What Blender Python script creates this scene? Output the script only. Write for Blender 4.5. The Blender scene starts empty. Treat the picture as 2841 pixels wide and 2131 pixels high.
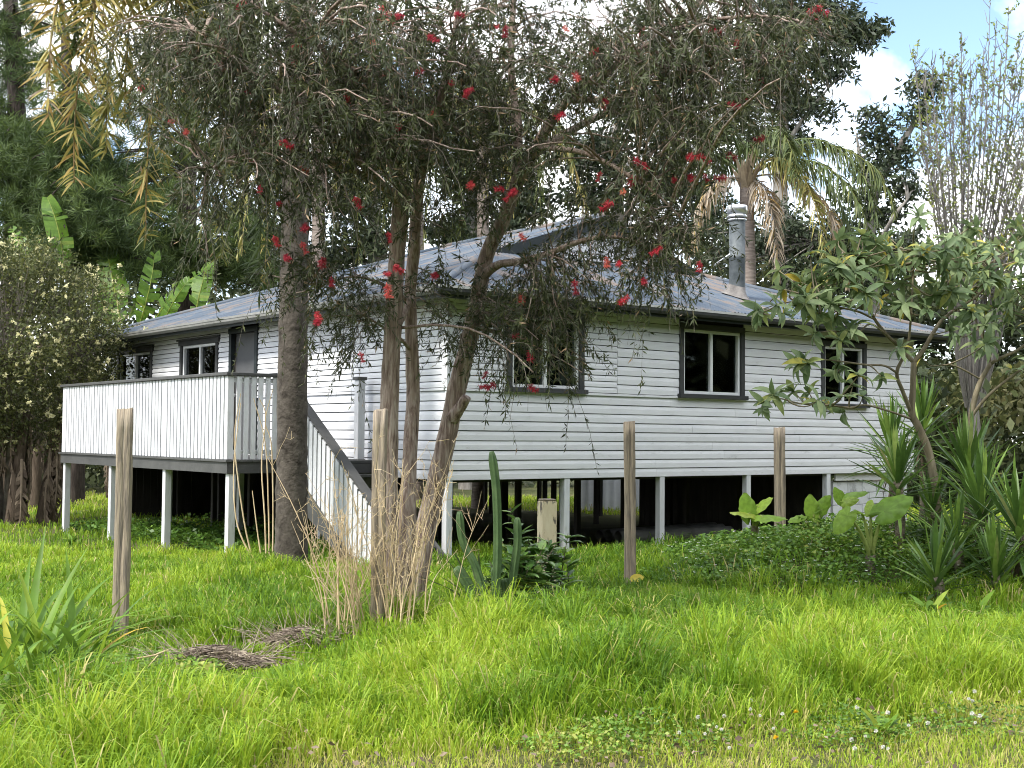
import bpy, bmesh, math, random
import numpy as np
from mathutils import Vector, Matrix

# ------------------------------------------------------------------ camera, world, sun, exposure
scene = bpy.context.scene
COL = scene.collection
FPX, PITCH, ROLL, HC = 3500.0, math.radians(2.34), math.radians(0.51), 1.65      # focal length in photo pixels (photo is 2841 wide)
cam_data = bpy.data.cameras.new("camera")
cam = bpy.data.objects.new("camera", cam_data)
COL.objects.link(cam)
scene.camera = cam
cam_data.sensor_width = 36.0
cam_data.sensor_fit = 'HORIZONTAL'
cam_data.lens = FPX / 2841.0 * 36.0
cam_data.clip_start, cam_data.clip_end = 0.1, 2000.0
FW = np.array([0, math.cos(PITCH), math.sin(PITCH)])
_u0 = np.array([0, -math.sin(PITCH), math.cos(PITCH)])
_x0 = np.array([1.0, 0, 0])
CX = math.cos(ROLL) * _x0 + math.sin(ROLL) * _u0
CU = -math.sin(ROLL) * _x0 + math.cos(ROLL) * _u0
cam.matrix_world = Matrix(((CX[0], CU[0], -FW[0], 0), (CX[1], CU[1], -FW[1], 0), (CX[2], CU[2], -FW[2], HC), (0, 0, 0, 1)))

SUN_AZ = math.radians(232.0)       # compass-like angle of the sun, clockwise from +Y seen from above (left of and behind the camera)
SUN_EL = math.radians(50.0)
sun_dir = Vector((math.sin(SUN_AZ) * math.cos(SUN_EL), math.cos(SUN_AZ) * math.cos(SUN_EL), math.sin(SUN_EL)))
sl = bpy.data.lights.new("sun", 'SUN')
sl.energy = 2.2
sl.angle = math.radians(8.0)
sl.color = (1.0, 0.95, 0.87)
sun = bpy.data.objects.new("sun", sl)
COL.objects.link(sun)
sun.rotation_euler = sun_dir.to_track_quat('Z', 'Y').to_euler()

world = bpy.data.worlds.new("World")
scene.world = world
world.use_nodes = True
nt = world.node_tree
nt.nodes.clear()
def wn(t, **k):
    n = nt.nodes.new(t)
    for a, b in k.items():
        setattr(n, a, b)
    return n
sky = wn('ShaderNodeTexSky', sky_type='NISHITA', sun_disc=False, sun_elevation=SUN_EL, sun_rotation=SUN_AZ, altitude=50.0, air_density=1.0, dust_density=0.6, ozone_density=1.2)
tc = wn('ShaderNodeTexCoord')
sep = wn('ShaderNodeSeparateXYZ')
nt.links.new(tc.outputs['Generated'], sep.inputs[0])
addz = wn('ShaderNodeMath', operation='ADD'); addz.inputs[1].default_value = 0.35
nt.links.new(sep.outputs['Z'], addz.inputs[0])
mz = wn('ShaderNodeMath', operation='MAXIMUM'); mz.inputs[1].default_value = 0.08
nt.links.new(addz.outputs[0], mz.inputs[0])
dx = wn('ShaderNodeMath', operation='DIVIDE'); nt.links.new(sep.outputs['X'], dx.inputs[0]); nt.links.new(mz.outputs[0], dx.inputs[1])
dy = wn('ShaderNodeMath', operation='DIVIDE'); nt.links.new(sep.outputs['Y'], dy.inputs[0]); nt.links.new(mz.outputs[0], dy.inputs[1])
comb = wn('ShaderNodeCombineXYZ')
nt.links.new(dx.outputs[0], comb.inputs[0]); nt.links.new(dy.outputs[0], comb.inputs[1])
mp = wn('ShaderNodeMapping'); mp.inputs['Location'].default_value = (2.88, 1.62, 0.0)
nt.links.new(comb.outputs[0], mp.inputs[0])
nz = wn('ShaderNodeTexNoise'); nz.inputs['Scale'].default_value = 1.9; nz.inputs['Detail'].default_value = 7.0; nz.inputs['Roughness'].default_value = 0.55; nz.inputs['Distortion'].default_value = 0.3
nt.links.new(mp.outputs[0], nz.inputs['Vector'])
cr = wn('ShaderNodeValToRGB')
cr.color_ramp.elements[0].position = 0.385; cr.color_ramp.elements[0].color = (0, 0, 0, 1)
cr.color_ramp.elements[1].position = 0.545; cr.color_ramp.elements[1].color = (1, 1, 1, 1)
nt.links.new(nz.outputs['Fac'], cr.inputs[0])
nz2 = wn('ShaderNodeTexNoise'); nz2.inputs['Scale'].default_value = 5.0; nz2.inputs['Detail'].default_value = 5.0
nt.links.new(mp.outputs[0], nz2.inputs['Vector'])
cr2 = wn('ShaderNodeValToRGB')
cr2.color_ramp.elements[0].position = 0.3; cr2.color_ramp.elements[0].color = (7.4, 7.8, 8.4, 1)
cr2.color_ramp.elements[1].position = 0.62; cr2.color_ramp.elements[1].color = (11.0, 11.0, 10.9, 1)
nt.links.new(nz2.outputs['Fac'], cr2.inputs[0])
mixc = wn('ShaderNodeMix', data_type='RGBA')
nt.links.new(cr.outputs[0], mixc.inputs[0])
nt.links.new(sky.outputs[0], mixc.inputs[6]); nt.links.new(cr2.outputs[0], mixc.inputs[7])
bg = wn('ShaderNodeBackground'); bg.inputs[1].default_value = 0.13
nt.links.new(mixc.outputs[2], bg.inputs[0])
wo = wn('ShaderNodeOutputWorld')
nt.links.new(bg.outputs[0], wo.inputs[0])

vs = scene.view_settings
vs.view_transform = 'Standard'
vs.look = 'None'
vs.exposure = 1.28
vs.gamma = 1.0
vs.use_curve_mapping = False
scene.cycles.use_denoising = True
scene.cycles.filter_width = 1.0
scene.cycles.max_bounces = 6
scene.cycles.diffuse_bounces = 3
scene.cycles.glossy_bounces = 2
scene.cycles.transmission_bounces = 4
scene.cycles.transparent_max_bounces = 8
scene.cycles.caustics_reflective = False
scene.cycles.caustics_refractive = False

# ------------------------------------------------------------------ helpers
rng = np.random.RandomState(7)
S0 = 2841.0 / 2212.0
def W(px, py, Y):
    """point of the place at distance Y in front of the camera, seen at (px, py) of a 2212 x 1659 view of the photograph"""
    d = FW + CX * (px * S0 - 1420.5) / FPX - CU * (py * S0 - 1065.5) / FPX
    return np.array([0, 0, HC]) + d * (Y / d[1])

def mound(x, y):
    x = np.asarray(x, float); y = np.asarray(y, float)
    m = 0.36 * np.exp(-(((x - 4.3) / 2.3) ** 4 + ((y - 15.0) / 1.9) ** 4))
    return m
def gh(x, y):
    """height of the ground"""
    x = np.asarray(x, float); y = np.asarray(y, float)
    z = -0.008 * np.clip(y - 15, 0, 40)
    z = z + 0.025 * np.sin(0.9 * x + 1.3) * np.cos(0.7 * y + 0.4) + 0.015 * np.sin(2.1 * x - 1.7 * y)
    return z + mound(x, y)

class Geo:
    """collects numpy pieces of a mesh"""
    def __init__(self):
        self.V, self.Q, self.T, self.C, self.n = [], [], [], [], 0
    def add(self, V, Q=None, T=None, C=None):
        V = np.asarray(V, float).reshape(-1, 3)
        if Q is not None and len(Q): self.Q.append(np.asarray(Q).reshape(-1, 4) + self.n)
        if T is not None and len(T): self.T.append(np.asarray(T).reshape(-1, 3) + self.n)
        self.V.append(V)
        if C is None: C = 0.5
        self.C.append(np.broadcast_to(np.asarray(C, float), (len(V),)))
        self.n += len(V)
        return self
    def mesh(self, name, mat, smooth=False, tint=True):
        V = np.concatenate(self.V)
        Q = np.concatenate(self.Q) if self.Q else np.zeros((0, 4), int)
        T = np.concatenate(self.T) if self.T else np.zeros((0, 3), int)
        me = bpy.data.meshes.new(name)
        me.vertices.add(len(V)); me.vertices.foreach_set('co', V.astype(np.float32).ravel())
        li = np.concatenate([Q.ravel(), T.ravel()]).astype(np.int32)
        me.loops.add(len(li)); me.loops.foreach_set('vertex_index', li)
        st = np.concatenate([np.arange(len(Q)) * 4, len(Q) * 4 + np.arange(len(T)) * 3]).astype(np.int32)
        me.polygons.add(len(st)); me.polygons.foreach_set('loop_start', st)
        if smooth: me.polygons.foreach_set('use_smooth', np.ones(len(st), bool))
        if tint:
            a = me.attributes.new('tint', 'FLOAT', 'POINT')
            a.data.foreach_set('value', np.concatenate(self.C).astype(np.float32))
        me.materials.append(mat)
        me.update(calc_edges=True)
        me.validate()
        return me
    def build(self, name, mat, parent=None, smooth=False):
        return link(name, self.mesh(name, mat, smooth), parent)

def link(name, data, parent=None, matrix=None):
    o = bpy.data.objects.new(name, data)
    COL.objects.link(o)
    if parent is not None: o.parent = parent
    if matrix is not None: o.matrix_local = matrix
    return o
def tag(o, label=None, cat=None, group=None, kind=None):
    if label: o['label'] = label
    if cat: o['category'] = cat
    if group: o['group'] = group
    if kind: o['kind'] = kind
    return o
def thing(name, label, cat, loc=(0, 0, 0), rz=0.0, group=None):
    o = bpy.data.objects.new(name, None)
    COL.objects.link(o)
    o.empty_display_size = 0.2
    o.location = tuple(float(v) for v in loc); o.rotation_euler = (0, 0, rz)
    return tag(o, label, cat, group)

def nrm(v):
    v = np.asarray(v, float)
    return v / np.maximum(np.linalg.norm(v, axis=-1, keepdims=True), 1e-9)
def frames(P):
    T = np.empty_like(P)
    T[:, 1:-1] = P[:, 2:] - P[:, :-2]
    T[:, 0] = P[:, 1] - P[:, 0]; T[:, -1] = P[:, -1] - P[:, -2]
    T = nrm(T)
    ref = np.where(np.abs(T[:, :1, 2:3]) > 0.8, np.array([1.0, 0.1, 0]), np.array([0, 0.1, 1.0]))
    A = nrm(np.cross(T, np.broadcast_to(ref, T.shape)))
    B = np.cross(T, A)
    return T, A, B
def tubes(P, R, S=5, cap=False):
    """N polylines of K points as tubes of S sides"""
    P = np.asarray(P, float); R = np.broadcast_to(np.asarray(R, float), P.shape[:2])
    N, K, _ = P.shape
    _, A, B = frames(P)
    an = np.arange(S) * 2 * np.pi / S
    V = P[:, :, None] + R[:, :, None, None] * (np.cos(an)[:, None] * A[:, :, None] + np.sin(an)[:, None] * B[:, :, None])
    i = (np.arange(N) * K * S)[:, None, None] + (np.arange(K - 1) * S)[None, :, None]
    j = np.arange(S)[None, None]; j2 = (j + 1) % S
    Q = np.stack([i + j, i + j2, i + S + j2, i + S + j], -1).reshape(-1, 4)
    T = None
    if cap:
        V = np.concatenate([V.reshape(-1, 3), P[:, -1]])
        tb = (np.arange(N) * K * S + (K - 1) * S)[:, None]
        jj = np.arange(S)[None]
        T = np.stack([tb + jj, tb + (jj + 1) % S, np.broadcast_to(N * K * S + np.arange(N)[:, None], (N, S))], -1).reshape(-1, 3)
    return V.reshape(-1, 3), Q, T
def strips(P, Wd, side, tip=True):
    """N ribbons along K points; widths Wd (N,K); side vectors (N,3) or (N,K,3)"""
    P = np.asarray(P, float); N, K, _ = P.shape
    Wd = np.broadcast_to(np.asarray(Wd, float), (N, K))
    side = np.asarray(side, float)
    if side.ndim == 2: side = np.broadcast_to(side[:, None], P.shape)
    L = P - side * Wd[..., None] / 2; Rr = P + side * Wd[..., None] / 2
    if tip:
        V = np.concatenate([np.stack([L[:, :-1], Rr[:, :-1]], 2).reshape(N, -1, 3), P[:, -1:]], 1)
        m = 2 * (K - 1) + 1
        b = (np.arange(N) * m)[:, None]
        k = np.arange(K - 2)[None] * 2
        Q = np.stack([b + k, b + k + 1, b + k + 3, b + k + 2], -1).reshape(-1, 4)
        e = 2 * (K - 2)
        T = np.stack([b[:, 0] + e, b[:, 0] + e + 1, b[:, 0] + e + 2], -1)
        return V.reshape(-1, 3), Q, T, m
    V = np.stack([L, Rr], 2).reshape(N, -1, 3)
    m = 2 * K
    b = (np.arange(N) * m)[:, None]
    k = np.arange(K - 1)[None] * 2
    Q = np.stack([b + k, b + k + 1, b + k + 3, b + k + 2], -1).reshape(-1, 4)
    return V.reshape(-1, 3), Q, None, m
def diamonds(B, D, Nn, L, Wd, mid=0.45, sag=0.0):
    """N small leaves, one quad each: base B, direction D, normal Nn"""
    D = nrm(D); side = nrm(np.cross(D, Nn)); up = np.cross(side, D)
    L = np.asarray(L, float).reshape(-1, 1); Wd = np.asarray(Wd, float).reshape(-1, 1)
    m = B + D * L * mid + up * L * sag
    V = np.stack([B, m + side * Wd / 2, B + D * L, m - side * Wd / 2], 1)
    Q = np.arange(len(B) * 4).reshape(-1, 4)
    return V.reshape(-1, 3), Q
def rdir(n, r=None):
    r = r or rng
    return nrm(r.normal(size=(n, 3)))
def resample(pts, n):
    pts = np.asarray(pts, float)
    t = np.linspace(0, len(pts) - 1, n)
    p = np.vstack([2 * pts[0] - pts[1], pts, 2 * pts[-1] - pts[-2]])
    i = np.minimum(t.astype(int), len(pts) - 2); f = (t - i)[:, None]
    a, b, c, d = p[i], p[i + 1], p[i + 2], p[i + 3]
    return 0.5 * (2 * b + (c - a) * f + (2 * a - 5 * b + 4 * c - d) * f ** 2 + (3 * b - a - 3 * c + d) * f ** 3)
def rough_tube(pts, radii, n=24, S=10, bump=0.08, seed=0, cap=True):
    """a trunk: smooth path, uneven girth"""
    r = np.random.RandomState(seed)
    P = resample(pts, n)
    R = np.interp(np.linspace(0, 1, n), np.linspace(0, 1, len(radii)), radii)
    V, Q, T = tubes(P[None], R[None], S, cap)
    k = n * S
    d = V[:k].reshape(n, S, 3) - P[:, None]
    nzv = 1 + bump * (r.normal(size=(n, S)) * 0.6 + r.normal(size=(1, S)) * 0.8 + r.normal(size=(n, 1)) * 0.3)
    V[:k] = (P[:, None] + d * nzv[..., None]).reshape(-1, 3)
    return V, Q, T

# ------------------------------------------------------------------ materials
def new_mat(name):
    m = bpy.data.materials.new(name)
    m.use_nodes = True
    n = m.node_tree
    p = n.nodes['Principled BSDF']
    return m, n, p
def ramp(n, stops):
    c = n.nodes.new('ShaderNodeValToRGB')
    e = c.color_ramp.elements
    while len(e) < len(stops): e.new(0.5)
    for k, (pos, col) in enumerate(stops):
        e[k].position = pos; e[k].color = (*col, 1)
    return c
def surf(name, stops, scale=4.0, stretch=(1, 1, 1), rough=0.7, bump=0.2, bscale=None, metal=0.0, detail=6.0, coord='Object', spec=0.3, dist=0.0, objvar=0.0, stain=None):
    """noise-ramped surface; stretch squeezes the noise along axes"""
    m, n, p = new_mat(name)
    tcn = n.nodes.new('ShaderNodeTexCoord'); mpn = n.nodes.new('ShaderNodeMapping')
    mpn.inputs['Scale'].default_value = stretch
    n.links.new(tcn.outputs[coord], mpn.inputs[0])
    vec = mpn.outputs[0]
    if objvar > 0:
        oi = n.nodes.new('ShaderNodeObjectInfo')
        va = n.nodes.new('ShaderNodeVectorMath'); va.operation = 'SCALE'; va.inputs[0].default_value = (37.0, 51.0, 23.0)
        n.links.new(oi.outputs['Random'], va.inputs['Scale'])
        vb = n.nodes.new('ShaderNodeVectorMath'); n.links.new(vec, vb.inputs[0]); n.links.new(va.outputs[0], vb.inputs[1])
        vec = vb.outputs[0]
    nzn = n.nodes.new('ShaderNodeTexNoise')
    nzn.inputs['Scale'].default_value = scale; nzn.inputs['Detail'].default_value = detail; nzn.inputs['Distortion'].default_value = dist; nzn.inputs['Roughness'].default_value = 0.6
    n.links.new(vec, nzn.inputs['Vector'])
    c = ramp(n, stops)
    n.links.new(nzn.outputs['Fac'], c.inputs[0])
    out = c.outputs[0]
    if objvar > 0:
        hs = n.nodes.new('ShaderNodeHueSaturation')
        mr = n.nodes.new('ShaderNodeMapRange'); mr.inputs[3].default_value = 1 - objvar; mr.inputs[4].default_value = 1 + objvar
        n.links.new(oi.outputs['Random'], mr.inputs[0]); n.links.new(mr.outputs[0], hs.inputs['Value']); n.links.new(out, hs.inputs['Color'])
        out = hs.outputs[0]
    if stain:
        sn = n.nodes.new('ShaderNodeTexNoise'); sn.inputs['Scale'].default_value = 5.5; sn.inputs['Detail'].default_value = 11; sn.inputs['Roughness'].default_value = 0.72
        n.links.new(vec, sn.inputs['Vector'])
        sm = n.nodes.new('ShaderNodeMapRange'); sm.inputs[1].default_value = stain[1]; sm.inputs[2].default_value = stain[2]; sm.inputs[3].default_value = 0.0; sm.inputs[4].default_value = stain[3]
        n.links.new(sn.outputs['Fac'], sm.inputs[0])
        mxs = n.nodes.new('ShaderNodeMix'); mxs.data_type = 'RGBA'; mxs.inputs[7].default_value = (*stain[0], 1)
        n.links.new(sm.outputs[0], mxs.inputs[0]); n.links.new(out, mxs.inputs[6]); out = mxs.outputs[2]
    n.links.new(out, p.inputs['Base Color'])
    p.inputs['Roughness'].default_value = rough; p.inputs['Metallic'].default_value = metal
    p.inputs['Specular IOR Level'].default_value = spec
    if bump > 0:
        nb = n.nodes.new('ShaderNodeTexNoise'); nb.inputs['Scale'].default_value = bscale or scale * 4; nb.inputs['Detail'].default_value = 5
        n.links.new(vec, nb.inputs['Vector'])
        b = n.nodes.new('ShaderNodeBump'); b.inputs['Strength'].default_value = bump; b.inputs['Distance'].default_value = 0.02
        n.links.new(nb.outputs['Fac'], b.inputs['Height']); n.links.new(b.outputs[0], p.inputs['Normal'])
    return m
def leafmat(name, stops, trans=0.35, rough=0.5, spec=0.35, source='tint', sat=1.0):
    """foliage: ramp over the leaf's own random tint, some light passing through"""
    m, n, p = new_mat(name)
    c = ramp(n, stops)
    if source == 'tint':
        a = n.nodes.new('ShaderNodeAttribute'); a.attribute_name = 'tint'
        n.links.new(a.outputs['Fac'], c.inputs[0])
    else:
        a = n.nodes.new('ShaderNodeObjectInfo'); n.links.new(a.outputs['Random'], c.inputs[0])
    col = c.outputs[0]
    tcn = n.nodes.new('ShaderNodeTexCoord')
    nzn = n.nodes.new('ShaderNodeTexNoise'); nzn.inputs['Scale'].default_value = 9.0; nzn.inputs['Detail'].default_value = 3
    n.links.new(tcn.outputs['Object'], nzn.inputs['Vector'])
    hs = n.nodes.new('ShaderNodeHueSaturation')
    mr = n.nodes.new('ShaderNodeMapRange'); mr.inputs[1].default_value = 0.3; mr.inputs[2].default_value = 0.7; mr.inputs[3].default_value = 0.78; mr.inputs[4].default_value = 1.2
    n.links.new(nzn.outputs['Fac'], mr.inputs[0]); n.links.new(mr.outputs[0], hs.inputs['Value']); n.links.new(col, hs.inputs['Color'])
    hs.inputs['Saturation'].default_value = sat
    col = hs.outputs[0]
    n.links.new(col, p.inputs['Base Color'])
    p.inputs['Roughness'].default_value = rough; p.inputs['Specular IOR Level'].default_value = spec
    if trans > 0:
        t = n.nodes.new('ShaderNodeBsdfTranslucent')
        h2 = n.nodes.new('ShaderNodeHueSaturation'); h2.inputs['Value'].default_value = 1.3; h2.inputs['Hue'].default_value = 0.485
        n.links.new(col, h2.inputs['Color']); n.links.new(h2.outputs[0], t.inputs['Color'])
        mx = n.nodes.new('ShaderNodeMixShader'); mx.inputs[0].default_value = trans
        n.links.new(p.outputs[0], mx.inputs[1]); n.links.new(t.outputs[0], mx.inputs[2])
        n.links.new(mx.outputs[0], n.nodes['Material Output'].inputs[0])
    return m
def g(v): return (v, v, v)

M_white = surf('white_paint', [(0.22, (0.50, 0.505, 0.51)), (0.36, (0.70, 0.71, 0.73)), (0.7, (0.765, 0.775, 0.80))], scale=3.0, stretch=(1, 1, 3), rough=0.55, bump=0.15, bscale=30, objvar=0.035, stain=((0.36, 0.35, 0.31), 0.60, 0.78, 0.55))
M_white_b = surf('white_baluster', [(0.28, (0.46, 0.465, 0.46)), (0.4, (0.60, 0.612, 0.63)), (0.7, (0.67, 0.685, 0.705))], scale=4, stretch=(6, 6, 1), rough=0.6, bump=0.2, bscale=25, objvar=0.05)
M_char = surf('charcoal_paint', [(0.3, (0.040, 0.042, 0.043)), (0.7, (0.062, 0.064, 0.065))], scale=5, rough=0.5, bump=0.1, objvar=0.1)
M_fascia = surf('dark_fascia', [(0.3, (0.018, 0.024, 0.026)), (0.7, (0.03, 0.038, 0.04))], scale=5, rough=0.5, bump=0.1)
M_rail = surf('grey_rail_paint', [(0.3, (0.06, 0.061, 0.06)), (0.7, (0.09, 0.09, 0.088))], scale=5, rough=0.55, bump=0.15, objvar=0.08)
M_door = surf('door_grey', [(0.3, (0.085, 0.088, 0.092)), (0.7, (0.11, 0.112, 0.116))], scale=2, rough=0.45, bump=0.05)
M_alu = surf('window_white', [(0.3, (0.66, 0.68, 0.68)), (0.7, (0.78, 0.8, 0.8))], scale=3, rough=0.35, bump=0.0)
M_gutter = surf('gutter_metal', [(0.3, (0.20, 0.20, 0.19)), (0.7, (0.30, 0.30, 0.285))], scale=3, rough=0.45, bump=0.1, metal=0.1)
M_gutter_l = surf('gutter_lip', [(0.3, (0.42, 0.42, 0.40)), (0.7, (0.56, 0.56, 0.54))], scale=3, rough=0.45, bump=0.1, metal=0.1)
M_roof = surf('roof_metal', [(0.30, (0.052, 0.075, 0.107)), (0.45, (0.075, 0.098, 0.13)), (0.53, (0.10, 0.117, 0.138)), (0.60, (0.165, 0.138, 0.122)), (0.80, (0.15, 0.10, 0.07))], scale=1.7, stretch=(1.6, 0.9, 1), rough=0.6, bump=0.1, bscale=40, metal=0.0, detail=9, dist=0.4, objvar=0.09, spec=0.25)
M_galv = surf('galvanised', [(0.3, (0.075, 0.088, 0.095)), (0.7, (0.16, 0.18, 0.19))], scale=9, rough=0.55, bump=0.05, metal=0.1, detail=8)
M_cap = surf('bright_steel', [(0.3, (0.62, 0.63, 0.64)), (0.7, (0.75, 0.76, 0.77))], scale=6, rough=0.28, bump=0.0, metal=0.85)
M_lead = surf('flashing', [(0.3, (0.12, 0.11, 0.105)), (0.7, (0.24, 0.225, 0.21))], scale=8, rough=0.7, bump=0.4)
M_under = surf('shade_dark_timber', [(0.3, (0.022, 0.020, 0.018)), (0.7, (0.055, 0.049, 0.043))], scale=5, stretch=(1, 1, .3), rough=0.85, bump=0.3)  # timber with the under-floor shade put into its near-black colour
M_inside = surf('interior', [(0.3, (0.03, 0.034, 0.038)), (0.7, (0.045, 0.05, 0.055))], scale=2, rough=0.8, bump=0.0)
M_curtain = surf('curtain', [(0.3, (0.66, 0.67, 0.68)), (0.7, (0.76, 0.77, 0.78))], scale=3, rough=0.9, bump=0.0)
M_soil = surf('bare_soil', [(0.3, (0.03, 0.024, 0.017)), (0.7, (0.07, 0.055, 0.04))], scale=3, rough=0.95, bump=0.6, bscale=20)
M_post = surf('weathered_post', [(0.28, (0.125, 0.108, 0.09)), (0.45, (0.22, 0.185, 0.145)), (0.58, (0.33, 0.275, 0.20)), (0.72, (0.27, 0.24, 0.205))], scale=5.5, stretch=(7, 7, 0.55), rough=0.85, bump=0.55, bscale=14, objvar=0.10, detail=8, dist=0.6)
M_pipe = surf('old_pipe', [(0.3, (0.10, 0.10, 0.095)), (0.7, (0.2, 0.195, 0.185))], scale=4, rough=0.8, bump=0.2)
M_block = surf('painted_block', [(0.3, (0.34, 0.35, 0.36)), (0.45, (0.62, 0.635, 0.65)), (0.7, (0.70, 0.715, 0.73))], scale=5, rough=0.75, bump=0.3, objvar=0.06)
M_shed = surf('shed_cladding', [(0.3, (0.55, 0.56, 0.58)), (0.7, (0.68, 0.69, 0.71))], scale=3, rough=0.45, bump=0.05)

def glass_mat():
    m, n, p = new_mat('window_glass')
    p.inputs['Base Color'].default_value = (0.01, 0.013, 0.015, 1); p.inputs['Roughness'].default_value = 0.04; p.inputs['Specular IOR Level'].default_value = 0.5
    t = n.nodes.new('ShaderNodeBsdfTransparent'); t.inputs[0].default_value = (0.45, 0.52, 0.55, 1)
    gl = n.nodes.new('ShaderNodeBsdfGlossy'); gl.inputs['Roughness'].default_value = 0.03; gl.inputs['Color'].default_value = (0.9, 0.93, 0.95, 1)
    f = n.nodes.new('ShaderNodeFresnel'); f.inputs[0].default_value = 1.5
    mx = n.nodes.new('ShaderNodeMixShader')
    n.links.new(f.outputs[0], mx.inputs[0]); n.links.new(t.outputs[0], mx.inputs[1]); n.links.new(gl.outputs[0], mx.inputs[2])
    n.links.new(mx.outputs[0], n.nodes['Material Output'].inputs[0])
    return m
M_glass = glass_mat()

def box_mesh(name, mat, lo, hi, ch=0.0):
    bm = bmesh.new()
    lo = np.minimum(lo, hi); hi2 = np.maximum(lo, hi)
    x0, y0, z0 = lo; x1, y1, z1 = hi2
    v = [bm.verts.new(p) for p in ((x0, y0, z0), (x1, y0, z0), (x1, y1, z0), (x0, y1, z0), (x0, y0, z1), (x1, y0, z1), (x1, y1, z1), (x0, y1, z1))]
    for f in ((0, 3, 2, 1), (4, 5, 6, 7), (0, 1, 5, 4), (1, 2, 6, 5), (2, 3, 7, 6), (3, 0, 4, 7)):
        bm.faces.new([v[k] for k in f])
    if ch > 0:
        bmesh.ops.bevel(bm, geom=list(bm.edges), offset=ch, segments=1, affect='EDGES')
    me = bpy.data.meshes.new(name); bm.to_mesh(me); bm.free()
    me.materials.append(mat)
    return me
def bx(name, mat, parent, lo, hi, ch=0.0):
    lo = np.array(lo, float); hi = np.array(hi, float)
    return link(name, box_mesh(name, mat, np.minimum(lo, hi), np.maximum(lo, hi), ch), parent)
def prism(name, mat, parent, poly, axis, a0, a1):
    """polygon extruded from a0 to a1 along axis 'x' or 'y'; poly is (other horizontal axis, z)"""
    n = len(poly)
    f = (lambda p, a: (a, p[0], p[1])) if axis == 'x' else (lambda p, a: (p[0], a, p[1]))
    vs_ = [f(p, a0) for p in poly] + [f(p, a1) for p in poly]
    fs = [tuple(range(n))[::-1], tuple(range(n, 2 * n))] + [(k, (k + 1) % n, n + (k + 1) % n, n + k) for k in range(n)]
    me = bpy.data.meshes.new(name); me.from_pydata(vs_, [], fs); me.materials.append(mat)
    bm = bmesh.new(); bm.from_mesh(me); bmesh.ops.recalc_face_normals(bm, faces=bm.faces); bm.to_mesh(me); bm.free()
    return link(name, me, parent)
# ------------------------------------------------------------------ ground
def make_ground():
    xs = np.concatenate([[-400, -150, -70, -40, -25], np.arange(-18, 18.01, 0.4), [25, 40, 70, 150, 400]])
    ys = np.concatenate([[-60, -20, -5, 0], np.arange(2, 40.01, 0.4), [45, 55, 75, 120, 250, 700]])
    X, Y = np.meshgrid(xs, ys)
    V = np.stack([X, Y, gh(X, Y) - 0.01], -1).reshape(-1, 3)
    nx = len(xs); i = (np.arange(len(ys) - 1) * nx)[:, None] + np.arange(nx - 1)[None]
    Q = np.stack([i, i + 1, i + nx + 1, i + nx], -1).reshape(-1, 4)
    m, n, p = new_mat('lawn_soil')
    tcn = n.nodes.new('ShaderNodeTexCoord')
    a = n.nodes.new('ShaderNodeTexNoise'); a.inputs['Scale'].default_value = 0.7; a.inputs['Detail'].default_value = 8
    n.links.new(tcn.outputs['Object'], a.inputs['Vector'])
    c = ramp(n, [(0.3, (0.055, 0.060, 0.025)), (0.5, (0.085, 0.095, 0.035)), (0.7, (0.13, 0.12, 0.06))])
    n.links.new(a.outputs['Fac'], c.inputs[0]); n.links.new(c.outputs[0], p.inputs['Base Color'])
    p.inputs['Roughness'].default_value = 0.95; p.inputs['Specular IOR Level'].default_value = 0.1
    b = n.nodes.new('ShaderNodeTexNoise'); b.inputs['Scale'].default_value = 30; b.inputs['Detail'].default_value = 6
    n.links.new(tcn.outputs['Object'], b.inputs['Vector'])
    bu = n.nodes.new('ShaderNodeBump'); bu.inputs['Strength'].default_value = 0.8; bu.inputs['Distance'].default_value = 0.05
    n.links.new(b.outputs['Fac'], bu.inputs['Height']); n.links.new(bu.outputs[0], p.inputs['Normal'])
    o = Geo().add(V, Q).build('ground', m, smooth=True)
    tag(o, 'green lawn ground under the long grass and the house', None, kind='structure')
make_ground()

# ------------------------------------------------------------------ house (own frame: x along the long right-hand wall, y along the deck wall)
HX, HY, HRZ = -0.826, 16.22, math.radians(38.0)
_ch, _sh = math.cos(HRZ), math.sin(HRZ)
def h2w(u, v, z=0.0):
    u = np.asarray(u, float); v = np.asarray(v, float)
    return np.stack([HX + u * _ch - v * _sh, HY + u * _sh + v * _ch, np.broadcast_to(z, np.broadcast(u, v).shape)], -1)
def w2h(x, y):
    x = np.asarray(x, float) - HX; y = np.asarray(y, float) - HY
    return x * _ch + y * _sh, -x * _sh + y * _ch
house = thing('house', 'white weatherboard house on stumps with rusty blue-grey iron roof, dark trim and raised deck', 'house', (HX, HY, 0), HRZ)
WU, WV = 10.1, 12.1            # lengths of the two walls
ZB, ZBELT, ZT = 1.06, 2.22, 3.44
TR = lambda a, d, z: (a, -d, z)        # long wall: a = along, d = outwards
TL = lambda a, d, z: (-d, a, z)        # deck wall
def wb(T, name, mat, parent, a0, a1, d0, d1, z0, z1, ch=0.0):
    return bx(name, mat, parent, T(a0, d0, z0), T(a1, d1, z1), ch)

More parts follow.
